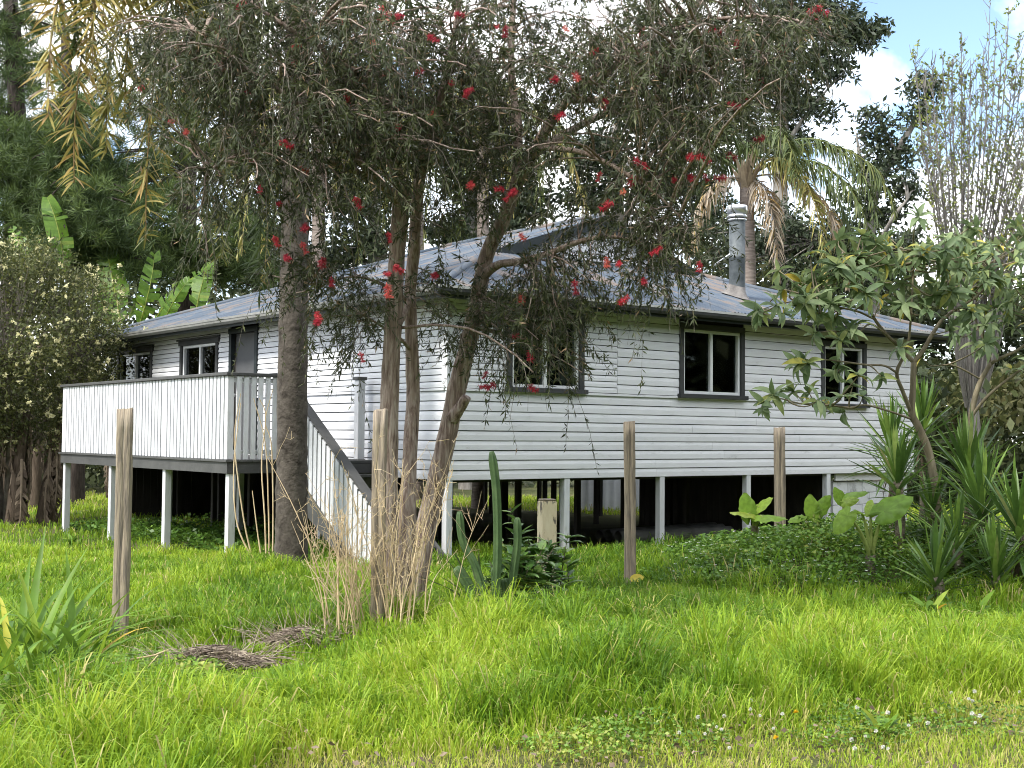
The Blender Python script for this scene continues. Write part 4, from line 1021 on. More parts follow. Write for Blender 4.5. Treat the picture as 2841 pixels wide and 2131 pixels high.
    # clumps of outer twigs: (px, py, rx, ry, distance, spread of distance, weight)
    CL = [(440, 60, 170, 90, 10.4, 1.0, 26), (350, 130, 110, 90, 10.4, .8, 10), (480, 250, 140, 100, 10.5, .9, 24), (600, 120, 170, 110, 10.4, 1.0, 36), (560, 380, 130, 110, 10.6, .8, 22),
          (720, 250, 150, 130, 10.8, 1.0, 34), (760, 80, 170, 110, 10.8, 1.2, 36), (920, 100, 170, 110, 10.8, 1.2, 40), (960, 270, 140, 100, 11.0, 1.0, 28), (830, 200, 110, 90, 10.7, 1.0, 22), (1080, 130, 170, 110, 11.4, 1.2, 38), (1090, 300, 120, 90, 11.3, 1.0, 20),
          (1250, 60, 170, 90, 11.2, 1.2, 34), (1420, 60, 160, 90, 10.8, 1.2, 32), (1590, 80, 150, 90, 10.4, 1.0, 26), (1750, 50, 90, 60, 10.3, .9, 9), (1510, 190, 90, 70, 10.9, 1.3, 20), (1600, 170, 80, 55, 11.0, 1.3, 11), (1730, 90, 60, 40, 10.4, .8, 4),
          (1430, 420, 110, 70, 10.6, .7, 9), (1420, 480, 80, 50, 10.5, .6, 5), (1360, 540, 100, 60, 10.8, .5, 8), (1200, 590, 120, 60, 11.1, .5, 9), (1100, 660, 110, 80, 11.3, .4, 22), (1200, 720, 90, 90, 11.1, .4, 12), (1420, 590, 50, 50, 10.9, .3, 5), (1400, 505, 90, 40, 10.7, .4, 9), (1290, 480, 70, 40, 10.8, .4, 6),
          (700, 620, 90, 60, 11.2, .5, 9), (790, 570, 80, 60, 11.2, .5, 8), (690, 470, 70, 60, 10.8, .6, 6), (760, 700, 60, 50, 11.3, .4, 5), (960, 640, 50, 50, 11.6, .4, 4), (1010, 430, 80, 70, 11.2, .8, 8), (1470, 330, 55, 45, 11.0, .8, 6), (1280, 200, 120, 70, 11.3, 1.0, 8), (960, 700, 40, 50, 11.6, .3, 3), (1450, 400, 50, 40, 10.9, .6, 4), (1670, 120, 90, 60, 10.4, .9, 7), (1370, 110, 130, 80, 11.0, 1.0, 14), (1500, 260, 70, 50, 11.2, 1.0, 8)]
    E = []
    for px, py, rx, ry, Y, sy, w in CL:
        for _ in range(int(w * 1.12)):
            E.append(W(px + r.normal() * rx * 0.6, py + r.normal() * ry * 0.6, Y + r.normal() * sy * 0.7))
    E = np.array(E)
    # more of the crown above the frame
    for _ in range(110):
        E = np.vstack([E, W(r.uniform(350, 1750), r.uniform(-330, -40), 11.0 + r.normal() * 0.9)])
    # each outer point hangs on a curved branch from the nearest stout limb
    S_, K2 = [], 9
    for e in E:
        d = np.linalg.norm(LP - e, axis=1) + 0.25 * np.maximum(0, e[2] + 0.3 - LP[:, 2] < 0) + 1.2 * np.maximum(0, (LP[:, 2] - e[2]) - 0.6) + 0.15 * r.rand(len(LP))
        d[LR < 0.006] += 0.3
        d[LP[:, 2] < 2.6] += 5
        S_.append(LP[np.argmin(d)])
    S_ = np.array(S_)
    dist = np.linalg.norm(E - S_, axis=1)
    t = np.linspace(0, 1, K2)[None, :, None]
    Mid = (S_ + E) / 2 + np.stack([r.normal(size=len(E)) * 0.12, r.normal(size=len(E)) * 0.12, 0.16 * dist + 0.05], -1) * np.minimum(1, dist)[:, None]
    P2 = (1 - t) ** 2 * S_[:, None] + 2 * t * (1 - t) * Mid[:, None] + t ** 2 * E[:, None]
    P2[:, 1:] += np.cumsum(r.normal(size=P2[:, 1:].shape) * 0.012, 1)
    R2 = (0.006 + 0.006 * dist)[:, None] * np.linspace(1, 0.35, K2)[None]
    V, Q, _ = tubes(P2 - inv, R2, 5); GL.add(V, Q)
    GL.build('branches', M_bb_bark, tree, True)
    # drooping twigs
    NT = 10
    n2 = len(E); idx = np.repeat(np.arange(n2), NT); n3 = len(idx)
    tt = np.clip(r.beta(2.2, 1.0, n3), 0.25, 1.0); ii = np.clip((tt * (K2 - 1)).astype(int), 0, K2 - 2); ff = (tt * (K2 - 1) - ii)[:, None]
    B = P2[idx, ii] * (1 - ff) + P2[idx, ii + 1] * ff
    tang = nrm(P2[idx, ii + 1] - P2[idx, ii])
    D = nrm(tang * 0.6 + r.normal(size=(n3, 3)) * 0.75 + np.array([0, 0, -0.05]))
    L = r.uniform(0.16, 0.52, n3) * np.where(r.rand(n3) < 0.12, 1.6, 1.0)
    K3 = 6; s = np.linspace(0, 1, K3)[None, :, None]
    droop = r.uniform(0.15, 0.95, n3)[:, None, None] * L[:, None, None]
    P3 = B[:, None] + D[:, None] * L[:, None, None] * s * (1 - 0.25 * s) + np.array([0, 0, -1.0]) * droop * s ** 1.8
    P3[:, 1:] += np.cumsum(r.normal(size=P3[:, 1:].shape) * 0.010, 1)
    R3 = 0.0026 * np.linspace(1, 0.5, K3)[None] * r.uniform(0.6, 1.3, n3)[:, None]
    V, Q, _ = tubes(P3 - inv, R3, 3)
    tw = Geo().add(V, Q).build('twigs', M_bb_twig, tree); tag(tw, kind='stuff')
    # leaves in brushes along the outer part of each twig
    NL = 24
    leafy = r.rand(n3) < 0.86
    ids = np.repeat(np.where(leafy)[0], NL); n4 = len(ids)
    tl = r.uniform(0.30, 1.0, n4) ** 0.8; i3 = np.clip((tl * (K3 - 1)).astype(int), 0, K3 - 2); f3 = (tl * (K3 - 1) - i3)[:, None]
    LB = P3[ids, i3] * (1 - f3) + P3[ids, i3 + 1] * f3
    lt = nrm(P3[ids, i3 + 1] - P3[ids, i3])
    LD = nrm(lt * 0.75 + r.normal(size=(n4, 3)) * 0.55 + np.array([0, 0, -0.12]))
    LL = r.uniform(0.040, 0.085, n4)
    V, Q = diamonds(LB - inv, LD, rdir(n4, r), LL, LL * r.uniform(0.14, 0.22, n4))
    cl = r.rand(n3)[ids] * 0.4 + r.rand(n4) * 0.5
    cl = np.where(r.rand(n4) < 0.03, 1.0, cl)
    cr_ = Geo().add(V, Q, None, np.repeat(cl, 4)).build('crown', M_bb_leaf, tree); tag(cr_, kind='stuff')
    # red brush flowers
    G = Geo(); nS = 130
    u = r.rand(nS); a = r.rand(nS) * 2 * np.pi
    A0 = np.stack([0 * u, 0 * u, u * 0.095], -1); DD = nrm(np.stack([np.cos(a), np.sin(a), 0.45 + 0 * a], -1))
    V, Q = diamonds(A0, DD, rdir(nS, r), r.uniform(0.028, 0.042, nS), np.full(nS, 0.0042)); G.add(V, Q)
    V, Q, T = tubes(np.array([[(0, 0, -0.01), (0, 0, 0.05), (0, 0, 0.105)]]), [[0.003, 0.006, 0.003]], 5, True); G.add(V, Q, T)
    fm = G.mesh('flower', M_bb_red)
    FL = [(833, 12), (815, 38), (825, 40), (790, 73), (810, 97), (855, 130), (870, 33), (885, 35), (928, 63), (930, 67), (980, 25), (1105, 38), (1176, 30), (978, 190), (995, 192), (1012, 190), (933, 241), (1204, 165), (1256, 180), (1312, 212), (1528, 62), (1596, 85), (1557, 228), (1500, 340), (1515, 345), (1493, 372), (1525, 370), (1488, 347), (1388, 356), (1382, 362), (1345, 395), (1295, 375), (1377, 385), (1309, 433), (1430, 530), (1422, 536), (1298, 542), (1340, 540), (1248, 600), (1335, 655), (1512, 560), (1390, 600), (1117, 492), (1060, 420), (1084, 405), (1026, 395), (1045, 380), (600, 440), (580, 515), (545, 345), (372, 275), (406, 272), (310, 180), (640, 130), (700, 118), (655, 85), (760, 230), (770, 40), (505, 30), (820, 620), (840, 560), (852, 505), (830, 588), (705, 690), (690, 660), (720, 600), (735, 827), (1045, 832), (1146, 833), (1072, 828), (1130, 712), (1142, 752), (1135, 640), (1060, 800), (940, 590), (1750, 5), (1755, 45), (1748, 12), (1610, 215), (1660, 300), (1570, 330), (1640, 170), (1700, 90), (1450, 400), (1580, 380), (640, 360), (560, 400), (650, 480), (610, 300), (455, 130), (380, 90), (530, 200), (480, 60), (900, 160), (1060, 60), (1290, 100), (1400, 60), (1230, 250), (865, 280), (760, 420), (700, 560), (610, 560), (660, 530)]
    for px, py in FL:
        near = r.uniform(9.9, 10.6) if not (900 < px < 1260 and py > 560) else r.uniform(10.7, 11.3)
        p = W(px + r.normal() * 3, py + r.normal() * 3, near)
        k = np.argmin(np.linalg.norm(P3[:, -1] - p, axis=1)); q = P3[k, -1]
        # sits at the end of the nearest twig in view
        pos = q * 0.35 + p * 0.65 if np.linalg.norm(q - p) < 0.25 else q
        dr = Vector(tuple(nrm(P3[k, -1] - P3[k, -2]) * 0.6 + r.normal(size=3) * 0.5 + np.array([0, -0.2, 0])))
        m4 = Matrix.Translation(Vector(tuple(pos - inv))) @ dr.to_track_quat('Z', 'Y').to_matrix().to_4x4() @ Matrix.Scale(r.uniform(0.8, 1.25), 4)
        link('flower', fm, tree, m4)
bottlebrush()

# ---- palms
def frond_geo(G, c0, c1, c2, c3, ln, n, r, tone, spread=1.0, hang=0.8, w=0.03, plume=0.25):
    """pinnate frond on a bezier rachis; leaflets hang"""
    t = np.linspace(0, 1, 22)[:, None]
    bz = lambda t: (1 - t) ** 3 * c0 + 3 * t * (1 - t) ** 2 * c1 + 3 * t * t * (1 - t) * c2 + t ** 3 * c3
    R = bz(t)
    V, Q, T = tubes(R[None], np.linspace(0.03, 0.006, 22)[None], 5); G.add(V, Q, None, min(1, tone + 0.12))
    tq = r.uniform(0.16, 1.0, n); b = bz(tq[:, None]); tg = nrm(bz(np.minimum(1.0, tq[:, None] + 0.01)) - bz(tq[:, None] - 0.01))
    up = np.array([0, 0, 1.0]); side = nrm(np.cross(tg, up) + 1e-3)
    sg = np.where(np.arange(n) % 2, 1.0, -1.0)[:, None]
    rl = r.normal(size=(n, 3)) * 0.25
    ph = r.rand(n)[:, None] * np.pi * plume; s2 = np.cross(tg, side); side = nrm(side * np.cos(ph) + s2 * np.sin(ph))
    D = nrm(side * sg * 0.8 * spread + tg * 0.55 + up * r.uniform(-0.2, 0.35, n)[:, None] + rl)
    L = ln * (np.sin(np.pi * np.clip(tq * 0.85 + 0.12, 0, 1)) * 0.8 + 0.25) * r.uniform(0.8, 1.15, n)
    s = np.linspace(0, 1, 5)[None, :, None]
    P = b[:, None] + D[:, None] * L[:, None, None] * s * (1 - 0.45 * hang * s) + np.array([0, 0, -1.0]) * (hang * L)[:, None, None] * s ** 1.7 * 0.85
    wd = np.stack([np.full(n, w * .5), np.full(n, w), np.full(n, w * 0.9), np.full(n, w * .6), np.zeros(n)], -1)
    sd = nrm(np.cross(D, np.array([0, 0, 1.0]) + 0.5 * r.normal(size=(n, 3))))
    V, Q, T, m = strips(P, wd, sd)
    tn = np.clip(tone + r.normal(size=n) * 0.07, 0, 1)
    G.add(V, Q, T, np.repeat(tn, m))
def palm_trunk(parent, inv, pts, radii, mat, n=60, S=16, rings=True, seed=0):
    P = resample(pts, n); R = np.interp(np.linspace(0, 1, n), np.linspace(0, 1, len(radii)), radii)
    if rings: R = R * (1 + 0.022 * (np.arange(n) % 5 == 0))
    r = np.random.RandomState(seed)
    V, Q, T = tubes(P[None] - inv, R[None], S, True)
    k = n * S; V[:k] += (V[:k] - np.repeat(P - inv, S, 0)) * (r.normal(size=k) * 0.02)[:, None]
    Geo().add(V, Q, T).build('trunk', mat, parent, True)
def palm(name, label, base, top, radii, mat, fronds, seed, ln=0.55, boots=False, nl=150, lw=0.024):
    """fronds: list of (direction x, y, rise, reach, end drop, tone)"""
    r = np.random.RandomState(seed)
    base = np.array(base, float); top = np.array(top, float)
    t = thing(name, label, 'palm tree', base)
    mid = (base + top) / 2 + [0.05, 0, 0]
    palm_trunk(t, base, [base + [0, 0, -0.2], base * .6 + mid * .4, mid, top], radii, mat, seed=seed)
    c = top - base
    for (ax, ay, rise, reach, drop, tone) in fronds:
        d = nrm(np.array([ax, ay, 0.0])); G = Geo()
        c1 = c + d * reach * 0.35 + np.array([0, 0, rise]); c2 = c + d * reach * 0.95 + np.array([0, 0, rise * 0.6]); c3 = c + d * reach * 1.05 + np.array([0, 0, -drop])
        frond_geo(G, c + d * 0.08, c1, c2, c3, ln, nl, r, tone, w=lw)
        G.build('frond', M_frond, t)
    if boots:
        for k in range(16):
            a = r.rand() * 2 * np.pi; d = np.array([math.cos(a), math.sin(a), 0])
            p0 = c + d * 0.14 + np.array([0, 0, -0.35 + r.rand() * 0.3]); p1 = p0 + d * 0.18 + np.array([0, 0, 0.35]); p2 = p0 + d * r.uniform(0.3, 0.5) + np.array([0, 0, r.uniform(0.5, 0.9)])
            V, Q, T, m = strips(np.stack([p0, p1, p2])[None], [[0.16, 0.09, 0.0]], nrm(np.cross(d, [0, 0, 1.0]))[None])
            Geo().add(V, Q, T, 0.97).build('leaf_base', M_frond, t)
    return t
def frond_to(tree, inv, start, end, tone, seed, rise=0.8, ln=0.78, n=330, hang=0.30, spread=1.25):
    r = np.random.RandomState(seed); a = np.array(start) - inv; b = np.array(end) - inv
    out = np.array([b[0] - a[0], b[1] - a[1], 0.0])
    c1 = a + out * 0.55 + np.array([0, 0, rise]); c2 = a + out * 1.06 + np.array([0, 0, (b[2] - a[2]) * 0.22 + rise * 0.3])
    G = Geo(); frond_geo(G, a, c1, c2, b, ln, n, r, tone, spread, hang, 0.03, 1.0); G.build('frond', M_frond, tree)
# near palm: thick trunk, crown above the frame, yellow fronds hanging into view
b_ = W(628, 1236, 15.2); b_[2] = float(gh(b_[0], b_[1]))
t_ = W(648, -190, 15.2)
pa = thing('palm_tree', 'tall palm with thick grey trunk beside the stairs and yellowing fronds hanging at upper left', 'palm tree', b_)
palm_trunk(pa, b_, [b_ + [0, 0, -0.2], W(630, 1100, 15.2), W(632, 800, 15.2), W(638, 450, 15.2), t_], [0.215, 0.19, 0.178, 0.165, 0.15], M_palm_bark, 70, 18, True, 5)
for k, (px, py, Y, tone, rise) in enumerate(((160, 395, 14.6, 0.80, 0.9), (105, 250, 14.2, 0.83, 1.0), (315, 520, 14.8, 0.78, 0.6), (440, 480, 15.6, 0.50, 0.6), (395, 420, 16.2, 0.35, 0.7), (560, 640, 15.9, 0.30, 0.3), (230, 330, 15.6, 0.70, 0.8), (760, 430, 16.6, 0.55, 0.5), (900, 330, 15.8, 0.40, 0.9), (480, 560, 16.6, 0.6, 0.4), (520, 300, 17.5, 0.4, 0.8), (200, 160, 14.0, 0.8, 1.0), (270, 250, 15.0, 0.72, 0.9), (355, 380, 15.4, 0.62, 0.7))):
    frond_to(pa, b_, t_ + np.array([(-0.1 if px < 640 else 0.1), 0, 0.1]), W(px, py, Y), tone, 500 + k, rise)
for k, (dx_, dy_) in enumerate(((0.9, 0.5), (0.2, 1.0), (-0.6, 0.8), (0.7, -0.7), (0.0, -1.0), (-0.9, -0.4))):
    frond_to(pa, b_, t_ + np.array([0.1 * dx_, 0.1 * dy_, 0.2]), t_ + np.array([2.6 * dx_, 2.6 * dy_, -0.6 - 0.3 * k % 2]), 0.35, 540 + k, 1.4)
def ring(n, seed, reach=(2.2, 2.9), drop=(0.6, 2.4), tone=(0.2, 0.6)):
    r = np.random.RandomState(seed)
    return [(math.cos(k * 6.283 / n + r.rand() * .4), math.sin(k * 6.283 / n + r.rand() * .4), r.uniform(0.3, 1.3), r.uniform(*reach), r.uniform(*drop), r.uniform(*tone)) for k in range(n)]
# palm behind the roof on the right, next to the flue
cC = W(1612, 385, 29.5); bC = np.array([cC[0] + 0.12, 29.5, -0.2])
pc = palm('palm_tree', 'palm with ringed trunk and brown hanging fronds rising behind the flue', bC, cC, [0.2, 0.17, 0.165, 0.16], M_palm_bark2,
     [(0.95, -0.3, 1.3, 3.2, 1.0, 0.5), (0.9, -0.5, 0.7, 2.8, 2.0, 0.45), (0.9, -0.4, 1.5, 2.9, 1.5, 0.42), (1, 0.2, 1.0, 2.7, 2.2, 0.38), (0.8, -0.7, 0.8, 2.0, 2.8, 0.70), (0.5, -0.8, 1.7, 1.6, 0.4, 0.45), (-0.6, -0.6, 1.8, 1.7, 0.0, 0.35), (-0.9, 0.2, 1.2, 2.4, 1.6, 0.3), (0.2, 0.9, 1.8, 2.0, 0.2, 0.3), (-0.3, 0.9, 1.4, 2.3, 1.6, 0.3), (0.95, -0.2, 0.2, 2.2, 2.6, 0.98), (0.75, -0.9, -0.2, 0.9, 2.4, 1.0), (-1, -0.4, 0.0, 1.5, 2.6, 1.0), (0.7, 0.6, 1.9, 1.8, -0.4, 0.45)], 601, 0.62, True, 230, 0.034)
for nm, lb, px, py, tx, ty, Y, sd, rad in (('palm_tree', 'slender pale palm trunk just right of the thick palm trunk, behind the roof', 683, 700, 688, 205, 29.0, 602, 0.15), ('palm_tree', 'palm behind the roof ridge seen between the bottlebrush trunks', 1036, 700, 1044, 240, 31.0, 603, 0.15)):
    c_ = W(tx, ty, Y); bb = np.array([W(px, py, Y)[0], Y, -0.2])
    palm(nm, lb, bb, c_, [rad * 1.15, rad, rad, rad], M_palm_bark2, ring(13, sd, (1.7, 2.6), (1.0, 4.2), (0.35, 0.72)), sd, 0.6, False, 160, 0.03)
pe = palm('palm_tree', 'palm with drooping yellow-green fronds behind the middle of the bottlebrush crown', np.array([W(905, 700, 32)[0], 32.0, -0.2]), W(900, 255, 32), [0.17, 0.15, 0.15, 0.15], M_palm_bark2, ring(12, 604, (1.6, 2.6), (1.4, 4.4), (0.45, 0.74)), 604, 0.6, False, 150, 0.03)

# ---- generic leafy tree: explicit limbs + leaf clumps
def leaf_cloud(cent, rad, n, r, L, ratio, flat=0.0):
    """n leaves in an uneven blob"""
    d = rdir(n, r) * (r.rand(n, 1) ** 0.45) * np.asarray(rad)
    D = nrm(r.normal(size=(n, 3)) + np.array([0, 0, -0.25])); Ln = r.uniform(L * 0.7, L * 1.3, n)
    return diamonds(np.asarray(cent) + d, D, rdir(n, r), Ln, Ln * ratio)
def clump_tree(name, label, cat, base, limbs, clumps, mat_b, mat_l, seed, L=0.12, ratio=0.4, per=70, sub=9, group=None, subr=0.35):
    """limbs: list of (points, radii); clumps: (x, y, z, rx, ry, rz, weight)"""
    r = np.random.RandomState(seed); base = np.array(base, float)
    t = thing(name, label, cat, base, 0, group)
    LPs, first = [], True
    G = Geo()
    for pts, radii in limbs:
        V, Q, T = rough_tube(np.array(pts) - base, radii, 22, 9, 0.05, seed)
        if first: Geo().add(V, Q, T).build('trunk', mat_b, t, True); first = False
        else: G.add(V, Q, T)
        LPs.append(resample(pts, 24))
    LPs = np.concatenate(LPs)
    GL = Geo()
    tw = []
    for (x, y, z, rx, ry, rz, w) in clumps:
        for _ in range(int(sub * w)):
            c = np.array([x, y, z]) + rdir(1, r)[0] * np.array([rx, ry, rz]) * r.rand() ** 0.4
            d = np.linalg.norm(LPs - c, axis=1) + 0.6 * np.maximum(0, LPs[:, 2] - c[2]); s0 = LPs[np.argmin(d)]
            m = (s0 + c) / 2 + r.normal(size=3) * 0.12 + np.array([0, 0, 0.1]); q = np.linspace(0, 1, 6)[:, None]
            tw.append((1 - q) ** 2 * s0 + 2 * q * (1 - q) * m + q * q * c)
            V, Q = leaf_cloud(c - base, np.array([subr, subr, subr * 0.7]) * r.uniform(0.7, 1.3), per, r, L, ratio)
            GL.add(V, Q, None, np.repeat(np.clip(r.rand() * 0.45 + r.rand(per) * 0.5, 0, 1), 4))
    tw = np.array(tw); V, Q, _ = tubes(tw - base, np.linspace(0.035, 0.008, 6)[None], 4); G.add(V, Q)
    G.build('branches', mat_b, t, True)
    c = GL.build('crown', mat_l, t); tag(c, kind='stuff')
    return t
def C(px, py, Y, rx, ry, w=1.0, rd=None):
    """clump seen at px, py with radii in view pixels"""
    p = W(px, py, Y); k = Y / FPX * S0
    return (p[0], p[1], p[2], rx * k, (rd if rd else (rx + ry) / 2 * k), ry * k, w)
def Lm(*p): return np.array([W(*q) for q in p])
def gnd(px, Y): p = W(px, 955, Y); return np.array([p[0], Y, float(gh(p[0], Y)) - 0.1])

# tall gum on the right behind the palm
bG = gnd(1690, 40)
clump_tree('gum_tree', 'tall dark-leaved gum tree behind the palm, pale branches against the sky', 'tree', bG,
  [(np.vstack([bG, Lm((1685, 500, 40), (1690, 260, 40), (1700, 60, 40), (1690, -120, 40))]), [0.32, 0.26, 0.2, 0.14, 0.08]), (Lm((1690, 260, 40), (1720, 160, 39.5), (1800, 90, 39), (1880, 75, 39)), [0.13, 0.09, 0.06, 0.03]), (Lm((1688, 330, 40), (1740, 250, 39.5), (1790, 190, 39)), [0.10, 0.06, 0.03]), (Lm((1690, 200, 40), (1640, 110, 40), (1590, 40, 40)), [0.10, 0.06, 0.03])],
  [C(1660, 40, 40, 90, 70, 3), C(1760, 30, 39.5, 80, 60, 3), C(1830, 60, 39, 60, 40, 2), C(1880, 72, 39, 35, 18, .8), C(1790, 140, 39, 55, 45, 2), C(1740, 220, 39.5, 60, 50, 2), C(1640, 190, 40, 80, 70, 2.4), C(1560, 110, 40, 70, 70, 2), C(1690, 300, 40, 70, 50, 2), C(1590, 300, 40.5, 70, 60, 2), C(1720, -90, 40, 150, 80, 4)], M_gum_bark, M_gum, 701, 0.22, 0.38, 56, 10, 'background trees', 0.55)
bG2 = gnd(1905, 38)
clump_tree('gum_tree', 'open gum tree with clumped dark leaves between the palm and the budding tree', 'tree', bG2,
  [(np.vstack([bG2, Lm((1880, 560, 38), (1890, 420, 38), (1935, 330, 38), (1990, 240, 38), (2010, 180, 38))]), [0.26, 0.2, 0.16, 0.11, 0.07, 0.03]), (Lm((1890, 420, 38), (1860, 350, 38), (1850, 290, 38)), [0.09, 0.06, 0.03]), (Lm((1935, 330, 38), (1910, 280, 38), (1900, 250, 38)), [0.07, 0.05, 0.03]), (Lm((1880, 560, 38), (1930, 470, 37), (1960, 430, 37)), [0.09, 0.06, 0.03]), (Lm((1880, 600, 38), (1820, 540, 38), (1770, 520, 38)), [0.08, 0.05, 0.03])],
  [C(2000, 190, 38, 35, 28, 1.1), C(1975, 240, 38, 40, 25, 1.0), C(1900, 270, 38, 40, 35, 1.4), C(1930, 330, 38, 55, 30, 1.6), C(1890, 370, 38, 45, 30, 1.2), C(1960, 400, 37.5, 40, 30, 1.0), C(1890, 450, 38, 80, 45, 2.4), C(1800, 520, 38, 90, 60, 3), C(1940, 540, 37.5, 60, 50, 1.8), C(1700, 500, 38.5, 80, 80, 3), C(1850, 600, 38, 110, 50, 3), C(1740, 600, 38, 90, 60, 2.6), C(1600, 540, 39, 90, 80, 3)], M_gum_bark, M_gum, 702, 0.2, 0.4, 52, 9, 'background trees', 0.5)
# budding tree, upright grey stems with small yellow-green leaves
def budding():
    r = np.random.RandomState(703); b = gnd(2110, 31)
    t = thing('budding_tree', 'leafless-looking tree of upright grey stems with small yellow-green spring leaves', 'tree', b, 0, 'background trees')
    G = Geo(); first = Lm((2105, 930, 31), (2100, 860, 31)); V, Q, T = rough_tube(np.vstack([b, first]) - b, [0.16, 0.14, 0.12], 14, 10, 0.05, 1); Geo().add(V, Q, T).build('trunk', M_bud_bark, t, True)
    tips, tws = [], []
    for k in range(30):
        x1 = 1965 + 380 * (k + r.rand()) / 30; x0 = 2080 + 0.45 * (x1 - 2080); top = 40 + 0.9 * max(0, 2120 - x1) + r.uniform(-60, 140)
        Y = 31 + r.normal() * 0.9
        P = Lm((2100 + (x0 - 2100) * 0.2, 880, 31), (x0 * .7 + 2100 * .3, 700, (31 + Y) / 2), (x0, 560, (31 + Y) / 2), (x0 * .55 + x1 * .45, 400, Y), (x0 * .2 + x1 * .8, (400 + top) / 2, Y), (x1, top, Y))
        V, Q, T = rough_tube(P - b, [0.030, 0.026, 0.022, 0.017, 0.012, 0.006], 18, 6, 0.04, k); G.add(V, Q)
        R = resample(P, 60)
        for _ in range(85):
            i = r.randint(14, 59); s = R[i]; d = nrm(np.array([r.normal() * .55, r.normal() * .55, 0.9])); L = r.uniform(0.25, 0.85) * (1.25 - i / 80)
            q = np.linspace(0, 1, 5)[:, None]; tws.append(s + d * L * q + np.array([0, 0, 0.12]) * L * q ** 2 + np.cumsum(r.normal(size=(5, 3)) * 0.015, 0))
    tws = np.array(tws); V, Q, _ = tubes(tws - b, np.linspace(0.012, 0.004, 5)[None], 4); G.add(V, Q); G.build('branches', M_bud_bark, t, True)
    n = len(tws); ids = np.repeat(np.arange(n), 9); k = r.rand(n)[ids] < 0.42; ids = ids[k]; m = len(ids); f = r.rand(m)[:, None]; i = r.randint(1, 4, m)
    B = tws[ids, i] * (1 - f) + tws[ids, i + 1] * f; Ln = r.uniform(0.05, 0.11, m)
    V, Q = diamonds(B - b, nrm(r.normal(size=(m, 3)) + [0, 0, .3]), rdir(m, r), Ln, Ln * .6); c = Geo().add(V, Q, None, np.repeat(r.rand(m), 4)).build('crown', M_bud, t); tag(c, kind='stuff')
budding()

# pines at the left
def pine(label, px, Y, boughs, trunk, seed, radii, nn=85, nl=0.34):
    r = np.random.RandomState(seed); b = gnd(px, Y); t = thing('pine_tree', label, 'tree', b, 0, 'background trees')
    P = np.vstack([b, trunk]); V, Q, T = rough_tube(P - b, radii, 30, 12, 0.06, seed); Geo().add(V, Q, T).build('trunk', M_pine_bark, t, True)
    G, GL = Geo(), Geo(); LPs = resample(P, 80)
    for (qx, qy, qY, rx, ry, w) in boughs:
        k = qY / FPX * S0
        for _ in range(int(7 * w)):
            c = W(qx + r.normal() * rx * .6, qy + r.normal() * ry * .6, qY + r.normal() * 0.8)
            d = np.linalg.norm(LPs - c, axis=1) + 0.5 * np.abs(LPs[:, 2] - c[2] - 0.2); s0 = LPs[np.argmin(d)]; m = (s0 + c) / 2 + np.array([0, 0, 0.35]) + r.normal(size=3) * .15
            q = np.linspace(0, 1, 8)[:, None]; br = (1 - q) ** 2 * s0 + 2 * q * (1 - q) * m + q * q * c
            V, Q, _ = tubes(br[None] - b, np.linspace(0.06, 0.012, 8)[None], 5); G.add(V, Q)
            for _ in range(5):
                e = br[r.randint(5, 8)] + r.normal(size=3) * np.array([0.42, 0.42, 0.20]); D = nrm(r.normal(size=(nn, 3)) + np.array([0, 0, 0.55])); Ln = r.uniform(nl * .6, nl * 1.1, nn)
                V, Q = diamonds(e - b + r.normal(size=(nn, 3)) * 0.06, D, rdir(nn, r), Ln, np.full(nn, 0.022)); GL.add(V, Q, None, np.repeat(np.clip(r.rand() * .5 + r.rand(nn) * .5, 0, 1), 4))
    G.build('branches', M_pine_bark, t, True); c = GL.build('crown', M_pine, t); tag(c, kind='stuff')
pine('dark pine with bare lower branches at the left edge of the picture', 25, 34, [(20, 320, 33.5, 60, 70, 3), (60, 420, 33, 70, 60, 3), (30, 180, 34, 60, 60, 2), (130, 330, 33, 60, 60, 2.4), (110, 480, 32.5, 70, 50, 2.4), (40, 60, 34, 80, 50, 2), (20, 540, 32.5, 50, 40, 1.6)], Lm((28, 600, 34), (38, 350, 34), (30, 100, 34), (10, -150, 34)), 711, [0.36, 0.3, 0.26, 0.22, 0.15])
pine('pine with straight dark trunk standing behind the left end of the roof', 405, 36, [(300, 430, 35, 60, 50, 2.4), (250, 370, 35, 60, 50, 2), (350, 560, 35, 70, 40, 2.4), (470, 580, 35.5, 70, 40, 2.4), (300, 520, 34.5, 60, 40, 2), (520, 520, 36, 50, 50, 1.2), (440, 300, 36, 60, 60, 1.4), (340, 240, 36, 60, 60, 1.4), (470, 140, 36, 80, 60, 1.6), (560, 590, 36, 50, 25, 1)], Lm((402, 600, 36), (405, 400, 36), (412, 200, 36), (420, -120, 36)), 712, [0.34, 0.28, 0.25, 0.22, 0.15])
pine('bushy green pine between the palm fronds and the banana leaves', 165, 31, [(180, 380, 31, 70, 60, 3.4), (150, 450, 30.5, 60, 50, 2.6), (230, 440, 30.5, 70, 50, 3), (210, 520, 30, 80, 40, 2.6), (130, 540, 30, 60, 40, 2), (270, 560, 30, 50, 40, 1.6), (110, 300, 31.5, 50, 60, 1.6), (190, 230, 32, 60, 60, 1.4)], Lm((165, 640, 31), (160, 450, 31), (150, 250, 31), (140, 60, 31)), 713, [0.26, 0.22, 0.2, 0.16, 0.1])

